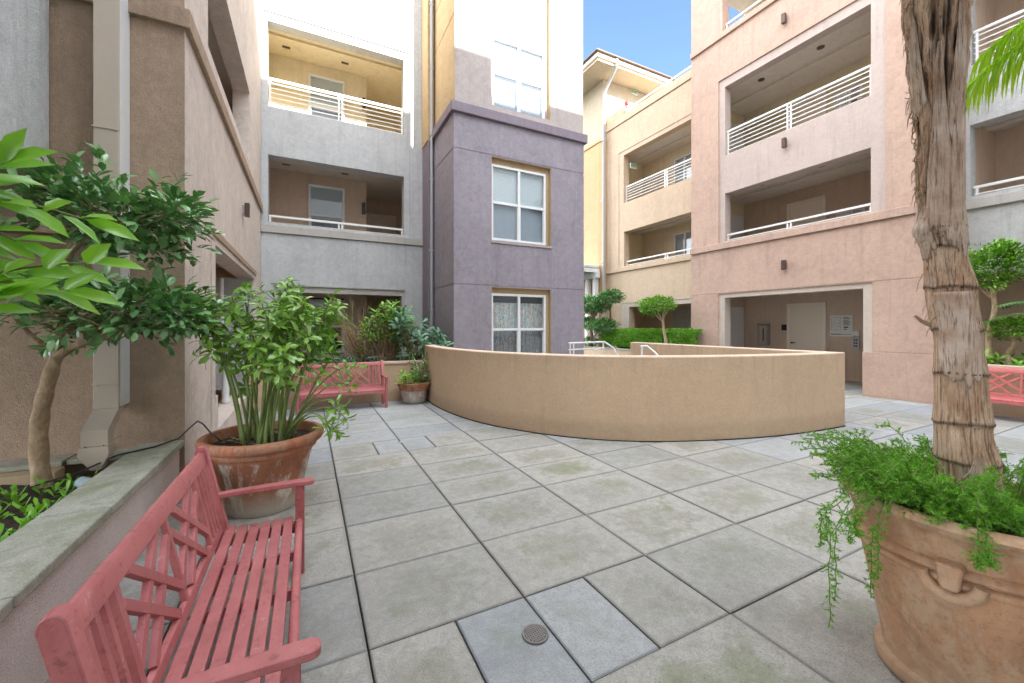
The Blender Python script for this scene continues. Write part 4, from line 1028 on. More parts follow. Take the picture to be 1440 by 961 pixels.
def soil_patch(x0, y0, x1, y1, z, parent, amp=0.02, n=40, name='soil'):
    b = MB(); vs = []
    nx = max(2, int((x1-x0) / 0.06)); ny = max(2, int((y1-y0) / 0.06)); nx = min(nx, n); ny = min(ny, n*2)
    for j in range(ny+1):
        for i in range(nx+1):
            x = x0 + (x1-x0)*i/nx; y = y0 + (y1-y0)*j/ny
            vs.append((x, y, z + amp * noise.noise(Vector((x*7, y*7, z*3))) + amp*0.6*noise.noise(Vector((x*23, y*23, 5)))))
    b.add(vs, [(j*(nx+1)+i, j*(nx+1)+i+1, (j+1)*(nx+1)+i+1, (j+1)*(nx+1)+i) for j in range(ny) for i in range(nx)])
    return b.build(name, M['soil'], parent, smooth=80)
soil_patch(-3.2, -2.5, -1.13, 4.02, 0.40, LP, 0.03)
P2 = thing('planter', 'raised planter behind the dusky red bench under the grey building', 'planter', (0.6, 8.3, 0))
MB().box((-0.94, 8.30, 0), (2.86, 8.44, 0.735)).build('wall', M['curve'], P2, smooth=None)
MB().box((-0.94, 8.278, 0.7352), (2.86, 8.46, 0.785)).build('coping_slab', M['curve_cap'], P2, bevel=0.008)
soil_patch(-0.93, 8.46, 2.85, 10.6, 0.70, P2, 0.03)
P3 = thing('planter', 'raised planter behind the coral bench at the right edge', 'planter', (10.34, 0, 0))
MB().box((10.34, -3, 0), (10.48, 2.97, 0.79)).build('wall', M['curve'], P3, smooth=None)
MB().box((10.32, -3, 0.7902), (10.50, 2.97, 0.84)).build('coping_slab', M['curve_cap'], P3, bevel=0.008)
soil_patch(10.5, -3, 11.19, 2.96, 0.76, P3, 0.03)
P4 = thing('planter', 'low tan planter wall in front of the clipped hedge', 'planter', (10.0, 10.5, 0))
MB().box((9.96, 8.2, 0), (10.12, 13.6, 0.63)).build('wall', M['curve'], P4, smooth=None)
MB().box((9.94, 8.2, 0.6302), (10.14, 13.6, 0.68)).build('coping_slab', M['coping'], P4, bevel=0.006)
soil_patch(10.14, 8.2, 10.66, 8.74, 0.6, P4, 0.03)
soil_patch(10.14, 8.74, 11.28, 13.6, 0.60, P4, 0.03)
# things in the left planter
o = thing('plastic_cup', 'weathered pale blue plastic pot lying in the left planter soil', 'plastic pot', (-1.40, 3.67, 0.42))
b = MB(); b.lathe([(0.0, 0.0), (0.032, 0.0), (0.046, 0.09), (0.049, 0.09), (0.049, 0.098), (0.043, 0.098), (0.030, 0.006), (0, 0.006)], (0, 0), 28)
rot = Matrix.Rotation(R(118), 4, 'Y') @ Matrix.Rotation(R(20), 4, 'X')
b.v = [tuple(rot @ Vector(v) + Vector((0.05, 0, 0.055))) for v in b.v]; b.build('cup', M['blue_cup'], o, local=True)
o = MB().tube([(-2.2, 3.3, 0.44), (-1.7, 3.62, 0.45), (-1.45, 3.95, 0.46), (-1.28, 4.05, 0.528), (-1.10, 4.18, 0.53), (-0.98, 4.33, 0.545), (-0.93, 4.40, 0.60), (-0.86, 4.38, 0.67), (-0.80, 4.25, 0.67), (-0.70, 4.05, 0.615), (-0.62, 3.98, 0.56)], 0.006, 8).build('irrigation_tube', M['black'])
tag(o, 'thin black irrigation tube running from the left planter into the big pot', 'tube')

# ================================================================== foliage helpers
def leaf(mb, p, d, up, L, W, droop=0.15, fold=0.12, shape=0):
    """one folded, curved leaf of 8 vertices"""
    d = d.normalized(); s = d.cross(up)
    if s.length < 1e-4: s = d.cross(Vector((1, 0.2, 0)))
    s.normalize(); n = s.cross(d).normalized()
    k = (0.28, 0.68) if shape == 0 else (0.45, 0.8)
    wd = (0.85, 0.95) if shape == 0 else (0.75, 1.0)
    def pt(t): return p + d * (L * t) - n * (L * droop * t * t)
    m1, m2, tip = pt(k[0]), pt(k[1]), pt(1.0)
    h = n * (W * fold)
    l1 = m1 + s * (W * 0.5 * wd[0]) + h; r1 = m1 - s * (W * 0.5 * wd[0]) + h
    l2 = m2 + s * (W * 0.5 * wd[1]) + h; r2 = m2 - s * (W * 0.5 * wd[1]) + h
    mb.add([p, l1, m1, r1, l2, m2, r2, tip], [(0,2,1), (0,3,2), (1,2,5,4), (2,3,6,5), (4,5,7), (5,6,7)])
def rv(r=rnd):
    while True:
        v = Vector((r.uniform(-1, 1), r.uniform(-1, 1), r.uniform(-1, 1)))
        if 0.05 < v.length < 1: return v.normalized()
def lv(mb, name, mat, parent, **kw):
    return mb.build(name, mat, parent, smooth=None, **kw)
def smooth_leaves(o):
    for p in o.data.polygons: p.use_smooth = True
    return o
def cloud(mb, c, r, n, L, W, rg, shell=0.55, up=0.35, droop=0.2, shape=0, lump=0.25):
    """leaves spread through an uneven ellipsoid"""
    c = Vector(c)
    for _ in range(n):
        d = rv(rg); f = shell + (1 - shell) * rg.random() ** 0.6
        k = 1 + lump * noise.noise(Vector((d.x*2.3 + c.x*5, d.y*2.3, d.z*2.3 + c.y*3))) * 1.6
        q = c + Vector((d.x*r[0], d.y*r[1], d.z*r[2])) * f * k
        dd = (Vector((d.x, d.y, d.z * 0.7 + up)) + rv(rg) * 0.55).normalized()
        s = rg.uniform(0.7, 1.2)
        leaf(mb, q, dd, (Vector((0, 0, 1)) + rv(rg) * 0.5), L * s, W * s, droop, 0.14, shape)
def whorl(mb, p, axis, n, L, W, rg, spread=0.9, droop=0.25, shape=1):
    axis = Vector(axis).normalized(); a = axis.cross(Vector((0.3, 0.8, 0.1))).normalized(); b_ = axis.cross(a)
    ph = rg.random() * 6.28
    for k in range(n):
        t = ph + k * 2.4; sp = spread * (0.45 + 0.6 * k / n)
        d = axis * (1 - 0.75 * sp) + (a * math.cos(t) + b_ * math.sin(t)) * sp
        leaf(mb, Vector(p) - axis * (0.012 * k), d, axis + rv(rg) * 0.15, L * rg.uniform(0.75, 1.15), W * rg.uniform(0.85, 1.1), droop, 0.12, shape)
def curve_pts(p0, p1, bend, n=7):
    p0, p1, bend = Vector(p0), Vector(p1), Vector(bend)
    return [p0.lerp(p1, t) + bend * (4 * t * (1 - t)) for t in [i / (n - 1) for i in range(n)]]

# ------------------------------------------------------------------ tree in the left planter (two clipped tiers)
rg = random.Random(11)
T = thing('clipped_tree', 'glossy dark-leaved tree trimmed in two flat tiers in the left planter', 'tree', (-1.62, 3.92, 0.4))
b = MB()
tp = [(-1.62, 3.92, 0.36), (-1.635, 3.91, 0.6), (-1.63, 3.90, 0.82), (-1.60, 3.88, 1.0), (-1.56, 3.85, 1.15), (-1.51, 3.80, 1.30)]
b.tube(catmull([Vector(p) for p in tp], 5), [0.052 - 0.016 * i / 25 + 0.003 * math.sin(i * 1.3) for i in range(26)], 16)
b.build('trunk', M['bark'], T, smooth=60)
b = MB()
b.tube([(-1.51, 3.80, 1.29), (-1.42, 3.78, 1.36), (-1.25, 3.74, 1.42), (-1.05, 3.70, 1.53), (-0.92, 3.68, 1.60)], [0.03, 0.026, 0.02, 0.014, 0.008], 10)
b.tube([(-1.51, 3.80, 1.29), (-1.50, 3.82, 1.5), (-1.46, 3.80, 1.78), (-1.44, 3.80, 2.02), (-1.38, 3.78, 2.18)], [0.032, 0.028, 0.024, 0.02, 0.012], 10)
b.tube([(-1.44, 3.80, 2.0), (-1.30, 3.76, 2.16), (-1.08, 3.73, 2.25), (-0.9, 3.72, 2.34)], [0.018, 0.015, 0.011, 0.006], 8)
b.tube([(-1.53, 3.8, 1.33), (-1.6, 3.72, 1.45), (-1.62, 3.6, 1.56)], [0.02, 0.015, 0.008], 8)
for c_, r_, k in (((-1.20, 3.72, 1.58), (0.48, 0.36, 0.18), 46), ((-1.20, 3.75, 2.26), (0.46, 0.36, 0.2), 46)):
    for _ in range(k):
        d = rv(rg); q = Vector(c_) + Vector((d.x*r_[0], d.y*r_[1], abs(d.z)*r_[2]*0.8 - 0.03))
        s0 = Vector(c_) + Vector((rg.uniform(-.28, .15), rg.uniform(-.1, .1), -0.13))
        b.tube(curve_pts(s0, q, rv(rg) * 0.04, 5), [0.007, 0.006, 0.005, 0.004, 0.002], 5)
b.build('branches', M['bark'], T, smooth=60)
b = MB()
for c_, r_, n_ in (((-1.28, 3.72, 1.60), (0.34, 0.32, 0.17), 300), ((-1.02, 3.68, 1.62), (0.34, 0.30, 0.19), 400), ((-0.82, 3.68, 1.58), (0.19, 0.24, 0.13), 150), ((-1.45, 3.7, 1.72), (0.2, 0.25, 0.10), 110)):
    cloud(b, c_, r_, int(n_ * 1.3), 0.085, 0.042, rg, 0.35, 0.25, 0.2)
for c_, r_, n_ in (((-1.38, 3.76, 2.30), (0.28, 0.30, 0.20), 280), ((-1.12, 3.74, 2.24), (0.34, 0.32, 0.20), 420), ((-0.86, 3.72, 2.32), (0.2, 0.22, 0.16), 180), ((-1.5, 3.78, 2.44), (0.14, 0.2, 0.12), 80), ((-1.0, 3.7, 2.02), (0.22, 0.2, 0.07), 70)):
    cloud(b, c_, r_, int(n_ * 1.3), 0.085, 0.042, rg, 0.35, 0.25, 0.2)
for c_, r_ in (((-1.20, 3.72, 1.60), (0.55, 0.38, 0.22)), ((-1.18, 3.75, 2.28), (0.52, 0.38, 0.26))):
    for _ in range(42):
        d = rv(rg); q = Vector(c_) + Vector((d.x*r_[0], d.y*r_[1], d.z*r_[2])) * rg.uniform(0.85, 1.15); dd = (d + Vector((0, 0, 0.6))).normalized()
        for k in range(6): leaf(b, q + dd * 0.018 * k, dd + rv(rg) * 0.9, Vector((0, -0.3, 1)) + rv(rg) * 0.4, 0.085, 0.04, 0.2)
smooth_leaves(lv(b, 'crown', M['leaf_dark'], T))

# ------------------------------------------------------------------ bright shrub reaching in from the left edge
rg = random.Random(5)
S = thing('leafy_shrub', 'bright green long-leaved shrub reaching in from the left edge', 'shrub', (-1.3, 1.45, 0.42))
b = MB(); lb = MB()
br = [((-1.30, 1.45, 0.4), (-0.85, 1.66, 1.86), (-0.08, 0.0, 0.0)), ((-1.32, 1.5, 0.4), (-0.88, 1.7, 1.62), (-0.1, 0, 0)), ((-1.28, 1.4, 0.4), (-1.0, 1.5, 2.0), (-0.1, 0, 0)), ((-1.3, 1.5, 0.4), (-0.85, 1.60, 1.50), (-0.12, 0, 0.05))]
for p0, p1, bd in br: b.tube(curve_pts(p0, p1, bd, 8), [0.014 - 0.001 * i for i in range(8)], 8)
tips = [((-0.85, 1.66, 1.86), (-0.56, 1.56, 1.80)), ((-0.85, 1.66, 1.86), (-0.74, 1.60, 1.94)), ((-0.88, 1.70, 1.62), (-0.55, 1.56, 1.68)), ((-0.88, 1.70, 1.62), (-0.60, 1.57, 1.60)),
        ((-0.85, 1.60, 1.50), (-0.74, 1.58, 1.58)), ((-0.9, 1.65, 1.8), (-0.74, 1.66, 1.74)), ((-0.9, 1.7, 1.75), (-0.80, 1.70, 1.66)), ((-0.95, 1.6, 1.9), (-0.82, 1.66, 1.88))]
for p0, p1 in tips:
    b.tube(curve_pts(p0, p1, (0, 0, 0.012), 5), [0.005, 0.004, 0.004, 0.003, 0.002], 6)
    p0, p1 = Vector(p0), Vector(p1); ax = (p1 - p0).normalized()
    for k in range(6):
        q = p0.lerp(p1, 0.2 + 0.15 * k); sgn = 1 if k % 2 else -1
        side = Vector((0.25, -0.6 * sgn, 0.15 + 0.45 * sgn)) 
        d = ax * 0.9 + side * 0.75 + rv(rg) * 0.25
        leaf(lb, q, d, Vector((0.35, -0.8, 0.65)) + rv(rg) * 0.4, rg.uniform(0.085, 0.13), rg.uniform(0.032, 0.044), 0.28, 0.18)
    leaf(lb, p1, ax + Vector((0.1, 0, -0.1)), Vector((0.35, -0.8, 0.6)) + rv(rg) * 0.3, 0.125, 0.042, 0.28, 0.18)
b.build('stem', M['stem_green'], S, smooth=60)
smooth_leaves(lv(lb, 'foliage', M['leaf_bright'], S))

# ground cover in the left planter
rg = random.Random(3); b = MB()
for _ in range(70):
    x, y = rg.uniform(-1.95, -1.30), rg.uniform(1.9, 3.85)
    if rg.random() < 0.15: continue
    whorl(b, (x, y, 0.43 + rg.uniform(0, 0.03)), (rg.uniform(-.2, .2), rg.uniform(-.2, .2), 1), 9, 0.075, 0.028, rg, 1.0, -0.15, 1)
tag(smooth_leaves(lv(b, 'ground_cover', M['leaf_fern'], None)), 'low green rosette plants carpeting the left planter soil', 'ground cover', kind='stuff')

# ------------------------------------------------------------------ pots
def pot(c, prof, soilz, soilr, label, mat, rimmat, split, n=72):
    o = thing('terracotta_pot', label, 'pot', (c[0], c[1], 0), 'terracotta pots')
    MB().lathe(prof[:split+1], c, n).build('body', mat, o, smooth=50)
    MB().lathe(prof[split:], c, n).build('rim', rimmat, o, smooth=50)
    b = MB(); vs = [(c[0], c[1], soilz + 0.02)]; ns = 40; nr = 6
    for i in range(1, nr+1):
        for j in range(ns):
            t = 2*math.pi*j/ns; r = soilr*i/nr
            vs.append((c[0]+r*math.cos(t), c[1]+r*math.sin(t), soilz + 0.012*noise.noise(Vector((c[0]+r*math.cos(t)*20, r*math.sin(t)*20, 0)))))
    fs = [(0, 1+j, 1+(j+1) % ns) for j in range(ns)] + [(1+(i-1)*ns+j, 1+i*ns+j, 1+i*ns+(j+1) % ns, 1+(i-1)*ns+(j+1) % ns) for i in range(1, nr) for j in range(ns)]
    b.add(vs, fs).build('potting_soil', M['soil'], o, smooth=80)
    return o
c1 = (-0.33, 3.97)
pot(c1, [(0.0, 0.004), (0.262, 0.004), (0.272, 0.03), (0.275, 0.05), (0.31, 0.22), (0.345, 0.37), (0.368, 0.45), (0.372, 0.465), (0.385, 0.475), (0.398, 0.482), (0.402, 0.50), (0.398, 0.515), (0.408, 0.525), (0.440, 0.535), (0.455, 0.555), (0.457, 0.585), (0.448, 0.605), (0.430, 0.613), (0.405, 0.61), (0.398, 0.595), (0.385, 0.54), (0.37, 0.45)],
    0.535, 0.385, 'large stained terracotta pot holding the tall green shrub beside the near bench', M['terra'], M['terra_rim'], 7)
c2 = (1.86, 7.93)
pot(c2, [(0, 0.004), (0.19, 0.004), (0.215, 0.03), (0.235, 0.12), (0.245, 0.2), (0.25, 0.255), (0.285, 0.262), (0.295, 0.28), (0.29, 0.295), (0.30, 0.31), (0.325, 0.38), (0.328, 0.40), (0.315, 0.405), (0.30, 0.395), (0.27, 0.33)],
    0.35, 0.285, 'small whitened terracotta pot in the corner by the curved wall', M['terra_white'], M['terra_rim'], 5)
c3 = (2.495, 0.655)
p3 = pot(c3, [(0, 0.004), (0.285, 0.004), (0.298, 0.012), (0.302, 0.035), (0.296, 0.058), (0.272, 0.068), (0.272, 0.085), (0.30, 0.25), (0.335, 0.44), (0.352, 0.525), (0.368, 0.531), (0.374, 0.545), (0.368, 0.557), (0.354, 0.563), (0.371, 0.569), (0.385, 0.584), (0.372, 0.600), (0.353, 0.606), (0.375, 0.66), (0.390, 0.705), (0.396, 0.722), (0.420, 0.734), (0.430, 0.757), (0.416, 0.775), (0.398, 0.782), (0.372, 0.776), (0.365, 0.755), (0.35, 0.70)],
    0.735, 0.355, 'big pale terracotta pot with a ring handle in the right foreground', M['terra_pale'], M['terra_pale'], 17, 110)
# ring handle with lug on the camera side
import_dir = Vector((-0.93, -0.20, 0)).normalized()
ang0 = math.atan2(-0.14, -1.0)
def on_pot(ang, r, z): return Vector((c3[0] + r * math.cos(ang), c3[1] + r * math.sin(ang), z))
m = MB(); pts = []
for k in range(19):
    t = math.pi * (0.02 + 0.96 * k / 18) 
    da = 0.20 * math.cos(t); zz = 0.575 - 0.075 * math.sin(t)
    pts.append(on_pot(ang0 + da, 0.386 - 0.08 * (0.575 - zz) + 0.004, zz))
m.tube(pts, [0.019 + 0.004 * math.sin(math.pi * k / 18) for k in range(19)], 12); m.build('ring_handle', M['terra_pale'], p3, smooth=60)
m = MB()
q = [on_pot(ang0 - 0.105, 0.36, 0.63), on_pot(ang0 + 0.105, 0.36, 0.63), on_pot(ang0 + 0.075, 0.35, 0.52), on_pot(ang0 - 0.075, 0.35, 0.52)]
q2 = [on_pot(ang0 - 0.095, 0.415, 0.622), on_pot(ang0 + 0.095, 0.415, 0.622), on_pot(ang0 + 0.06, 0.412, 0.53), on_pot(ang0 - 0.06, 0.412, 0.53)]
m.add(q + q2, [(0,1,2,3), (4,7,6,5), (0,4,5,1), (1,5,6,2), (2,6,7,3), (3,7,4,0)]); m.build('handle_lug', M['terra_pale'], p3, bevel=0.012)

# ------------------------------------------------------------------ tall shrub in the large pot
rg = random.Random(21)
S = thing('potted_shrub', 'tall leafy green shrub with many upright stems in the large stained pot', 'shrub', (c1[0], c1[1], 0.53))
st = MB(); lf = MB()
for k in range(30):
    a = k * 2.4 + rg.uniform(-.4, .4); r0 = 0.22 * math.sqrt(rg.random()); r1 = (0.10 + 0.46 * math.sqrt(rg.random()))
    p0 = Vector((c1[0] + r0 * math.cos(a), c1[1] + r0 * math.sin(a), 0.53))
    ht = rg.uniform(1.2, 1.90) if k % 3 else rg.uniform(1.55, 1.92)
    ht = min(ht, 1.93 - r1 * 0.5)
    p1 = Vector((c1[0] + 0.07 + r1 * math.cos(a + rg.uniform(-.3, .3)), c1[1] + r1 * math.sin(a) * 0.9, ht))
    if p1.x < -0.78: p1.x = -0.78 + rg.uniform(0, 0.08)
    out = Vector((math.cos(a), math.sin(a), 0)) * -0.06
    pts = curve_pts(p0, p1, out + rv(rg) * 0.03, 9)
    st.tube(pts, [0.0125 - 0.0009 * i for i in range(9)], 8)
    ax = (pts[-1] - pts[-2]).normalized()
    whorl(lf, pts[-1], ax, 9, 0.12, 0.040, rg, 1.25, 0.4)
    for j in range(6, 9):
        for _ in range(2):
            q = pts[j - 1].lerp(pts[j], rg.random()); dd = (rv(rg) + Vector((0, 0, 0.55)) + Vector((math.cos(a), math.sin(a), 0)) * 0.3).normalized()
            e = q + dd * rg.uniform(0.08, 0.20)
            if e.x < -0.80: e.x = -0.80
            st.tube([q, q.lerp(e, 0.5) + Vector((0, 0, 0.01)), e], [0.005, 0.004, 0.003], 5)
            whorl(lf, e, dd + Vector((0, 0, 0.5)), rg.randint(6, 9), 0.10, 0.036, rg, 1.25, 0.4)
for tx, ty, tz in ((0.30, 3.70, 0.70), (0.22, 3.62, 0.60), (0.33, 3.75, 0.98), (0.26, 3.60, 0.82), (0.36, 3.68, 1.15), (0.17, 3.55, 0.66)):
    pts = curve_pts((c1[0] + 0.15, c1[1] - 0.1, 0.55), (tx, ty, tz), (0.02, -0.02, 0.18), 8)
    st.tube(pts, [0.009 - 0.0008 * i for i in range(8)], 6)
    whorl(lf, pts[-1], pts[-1] - pts[-2] + Vector((0, 0, 0.03)), 9, 0.11, 0.034, rg, 0.95, 0.3); whorl(lf, pts[-2], Vector((0.2, -0.3, 0.8)), 7, 0.10, 0.032, rg, 0.95, 0.3)
st.build('stems', M['stem_green'], S, smooth=60)
smooth_leaves(lv(lf, 'foliage', M['leaf_mid'], S))
# dead leaves on soil of pot 1
b = MB()
for _ in range(60):
    a, r = rg.uniform(0, 6.28), 0.36 * math.sqrt(rg.random())
    leaf(b, Vector((c1[0]+r*math.cos(a), c1[1]+r*math.sin(a), 0.55)), Vector((rg.uniform(-1,1), rg.uniform(-1,1), 0.1)), Vector((0,0,1)) + rv(rg)*0.4, 0.06, 0.02, 0.1)
tag(lv(b, 'leaf_litter', M['twig'], None), 'dry brown fallen leaves on the soil of the large stained pot', 'leaf litter', kind='stuff')

# ------------------------------------------------------------------ plants of the small pot
rg = random.Random(8)
S = thing('potted_plant', 'small pot plant with pale green rosettes and dark wiry stems', 'plant', (c2[0], c2[1], 0.35))
lf = MB(); st = MB(); dk = MB()
for _ in range(16):
    p = (c2[0] + rg.uniform(-0.30, 0.05), c2[1] + rg.uniform(-0.25, 0.1), 0.40 + rg.uniform(0, 0.2)); st.tube([(p[0], p[1], 0.33), p], 0.006, 5)
    whorl(lf, p, (rg.uniform(-.4, .2), rg.uniform(-.4, .2), 1), 9, 0.13, 0.035, rg, 1.0, 0.3)
for _ in range(34):
    e = Vector((c2[0] + rg.uniform(-0.1, 0.42), c2[1] + rg.uniform(-0.3, 0.2), rg.uniform(0.5, 0.98)))
    pts = curve_pts((c2[0] + rg.uniform(0, .15), c2[1] + rg.uniform(-.1, .1), 0.34), e, rv(rg) * 0.08, 6); st.tube(pts, 0.004, 5)
    for q in pts[2:]:
        for _ in range(3): leaf(dk, q, rv(rg), Vector((0, 0, 1)), 0.055, 0.03, 0.4)
st.build('stems', M['twig'], S, smooth=60); smooth_leaves(lv(lf, 'rosettes', M['leaf_fern'], S)); smooth_leaves(lv(dk, 'dark_foliage', M['leaf_dark'], S))

# ------------------------------------------------------------------ planting behind the second bench
rg = random.Random(31)
S = thing('bare_shrub', 'nearly leafless tan-twigged shrub in the planter behind the dusky red bench', 'shrub', (1.0, 9.1, 0.72))
st = MB()
for _ in range(30):
    e = Vector((rg.uniform(0.2, 1.25), 9.0 + rg.uniform(-.3, .3), rg.uniform(1.2, 2.1)))
    pts = curve_pts((0.95 + rg.uniform(-.12, .12), 9.05, 0.7), e, rv(rg) * 0.12 + Vector((0.05, 0, -0.05)), 7)
    st.tube(pts, [0.011, 0.010, 0.009, 0.008, 0.006, 0.005, 0.003], 5)
    for q in pts[2:6]:
        e2 = q + (rv(rg) + Vector((-0.2, 0, 0.8))) * 0.22; st.tube([q, q.lerp(e2, .5) + rv(rg) * .02, e2], [0.005, 0.004, 0.002], 4)
st.build('twigs', M['twig'], S, smooth=60)
S = thing('leafy_shrub', 'multi-stemmed shrub with leaves only on top behind the dusky red bench', 'shrub', (1.5, 8.95, 0.72))
st = MB(); lf = MB()
for _ in range(46):
    e = Vector((1.50 + rg.uniform(-.52, .50), 8.95 + rg.uniform(-.35, .35), 0)); e.z = 2.08 - abs(e.x - 1.62) * 0.55 - rg.random() * 0.75
    pts = curve_pts((1.5 + rg.uniform(-.18, .18), 8.95 + rg.uniform(-.1, .1), 0.7), e, rv(rg) * 0.07, 7)
    st.tube(pts, [0.011, 0.010, 0.009, 0.008, 0.007, 0.006, 0.004], 5)
    whorl(lf, pts[-1], Vector((rg.uniform(-.4, .4), rg.uniform(-.5, .2), 1)), 9, 0.16, 0.05, rg, 1.0, 0.35)
    whorl(lf, pts[-2], Vector((rg.uniform(-.6, .6), rg.uniform(-.6, .2), 1)), 6, 0.14, 0.045, rg, 1.0, 0.35)
st.build('stems', M['twig'], S, smooth=60); smooth_leaves(lv(lf, 'foliage', M['leaf_mid'], S))
S = thing('broadleaf_shrub', 'blue-green large-leaved shrub spilling over the end of the curved wall', 'shrub', (2.1, 8.75, 0.72))
st = MB(); lf = MB(); dk = MB()
for _ in range(40):
    e = Vector((2.02 + rg.uniform(-.45, .62), 8.75 + rg.uniform(-.5, .3), 0)); e.z = 1.75 - max(0, e.x - 2.0) * 0.75 - rg.random() * 0.6
    e.z = max(e.z, 1.08)
    pts = curve_pts((2.05 + rg.uniform(-.1, .1), 8.8, 0.7), e, (0, 0, 0.1), 6); st.tube(pts, [0.012, 0.01, 0.009, 0.008, 0.006, 0.004], 5)
    whorl(lf, pts[-1], Vector((rg.uniform(-.2, .6), rg.uniform(-.7, 0), 0.8)), 7, 0.22, 0.075, rg, 1.0, 0.3)
cloud(dk, (2.02, 8.72, 1.0), (0.40, 0.3, 0.22), 320, 0.08, 0.04, rg, 0.3)
st.build('stems', M['twig'], S, smooth=60); smooth_leaves(lv(lf, 'foliage', M['leaf_blue'], S)); smooth_leaves(lv(dk, 'dark_foliage', M['leaf_dark'], S))
b = MB()
for _ in range(160):
    x, y = rg.uniform(-0.8, 2.4), rg.uniform(8.5, 9.4)
    whorl(b, (x, y, 0.74 + rg.uniform(0, 0.12 if x < 1.2 else 0.05)), (rg.uniform(-.3, .3), rg.uniform(-.3, .3), 1), 8, 0.10, 0.022, rg, 1.0, 0.2, 0)
tag(smooth_leaves(lv(b, 'ground_cover', M['leaf_blue'], None)), 'low feathery green ground cover in the planter behind the dusky bench', 'ground cover', kind='stuff')

# ------------------------------------------------------------------ hedge and clipped trees at the back
rg = random.Random(41)
H = thing('clipped_hedge', 'long clipped bright green hedge in front of the peach wing', 'hedge', (10.8, 10.5, 0.6))
b = MB()
for _ in range(17000):
    y = rg.uniform(8.25, 12.75); x = rg.uniform(10.28, 11.25 if y > 8.78 else 10.62)
    top = 1.36 + 0.05 * noise.noise(Vector((x*2, y*2, 0))) - 0.14 * max(0, (y - 11.6)) ** 1.5
    s_ = rg.random()
    if s_ < 0.55: z = top - rg.random() * 0.10
    else: z = rg.uniform(0.72, top); x = 10.26 + rg.random() ** 2 * 0.22 + 0.05 * noise.noise(Vector((0, y*3, z*3))) + 0.10 * max(0, (y - 11.6))
    edge = (x - 10.26); 
    if z > top - 0.08 and edge < 0.08: z -= 0.06
    d = Vector((-0.5, rg.uniform(-.5, .5), 0.7)) + rv(rg) * 0.6
    leaf(b, Vector((x, y, z)), d, rv(rg) + Vector((-.5, 0, .6)), 0.075, 0.030, 0.15)
smooth_leaves(lv(b, 'foliage', M['leaf_hedge'], H))
b = MB(); 
for k in range(16): y = 8.95 + k * 0.24; b.tube([(10.7, y, 0.58), (10.68, y + .05, 0.9), (10.6, y + .1, 1.2)], [0.02, 0.015, 0.006], 6)
b.build('stems', M['bark'], H)
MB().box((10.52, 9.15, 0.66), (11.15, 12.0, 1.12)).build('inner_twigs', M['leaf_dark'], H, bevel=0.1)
T = thing('standard_tree', 'lollipop-trimmed small tree with one round crown in front of the hedge', 'tree', (10.15, 9.25, 0.6))
b = MB(); b.tube(catmull([Vector(p) for p in ((10.15, 9.23, 0.58), (10.15, 9.25, 1.0), (10.15, 9.34, 1.4), (10.15, 9.36, 1.75), (10.15, 9.34, 1.95))], 4), [0.055 - 0.0015 * i for i in range(17)], 12); b.build('trunk', M['bark'], T, smooth=60)
b = MB(); b.tube([(10.15, 9.36, 1.62), (10.15, 9.6, 1.80), (10.15, 9.85, 2.02)], [0.035, 0.03, 0.015], 8); b.tube([(10.15, 9.36, 1.75), (10.15, 9.2, 2.0), (10.1, 9.15, 2.15)], [0.03, 0.02, 0.01], 8); b.tube([(10.15, 9.4, 1.7), (10.0, 9.5, 2.0)], [0.025, 0.01], 8); b.build('branches', M['bark'], T, smooth=60)
b = MB(); cloud(b, (10.15, 9.62, 2.18), (0.5, 0.62, 0.26), 2400, 0.075, 0.036, rg, 0.45, 0.4, lump=0.3); cloud(b, (10.15, 9.9, 2.05), (0.3, 0.3, 0.2), 500, 0.075, 0.036, rg, 0.45, 0.4); smooth_leaves(lv(b, 'crown', M['leaf_mid'], T))
T = thing('cloud_tree', 'cloud-pruned dark tree in separate flat pads beside the white pergola', 'tree', (10.25, 13.1, 0.6))
b = MB(); b.tube([(10.22, 13.15, 0.58), (10.24, 13.1, 1.0), (10.22, 13.15, 1.5), (10.24, 13.0, 2.0), (10.24, 12.9, 2.3)], [0.08, 0.07, 0.06, 0.05, 0.03], 12); b.tube([(10.6, 12.45, 0.58), (10.6, 12.4, 1.2), (10.5, 12.3, 1.9), (10.4, 12.2, 2.3)], [0.05, 0.045, 0.035, 0.02], 10)
b.build('trunk', M['bark_far'], T, smooth=60)
b = MB()
for e in ((12.0, 2.45), (12.4, 2.3), (12.8, 2.35), (13.3, 2.3), (12.2, 1.55), (12.6, 1.5), (13.4, 1.55)):
    b.tube([(10.23, 13.05, e[1] - 0.55), (10.24, (e[0] + 13.0) / 2, e[1] - 0.2), (10.2, e[0], e[1])], [0.035, 0.03, 0.015], 7)
b.build('branches', M['bark_far'], T, smooth=60)
b = MB()
for c_, r_, n_ in (((10.2, 13.2, 2.35), (0.5, 0.62, 0.32), 1100), ((10.2, 12.5, 2.30), (0.4, 0.42, 0.26), 650), ((10.2, 11.95, 2.60), (0.4, 0.48, 0.22), 700), ((10.2, 13.4, 1.62), (0.45, 0.6, 0.20), 700), ((10.2, 12.45, 1.52), (0.45, 0.72, 0.22), 1000), ((10.25, 13.3, 0.85), (0.3, 0.5, 0.15), 250)):
    cloud(b, c_, r_, int(n_ * 1.3), 0.12, 0.055, rg, 0.4, 0.35, lump=0.3)
smooth_leaves(lv(b, 'crown', M['leaf_dark'], T))
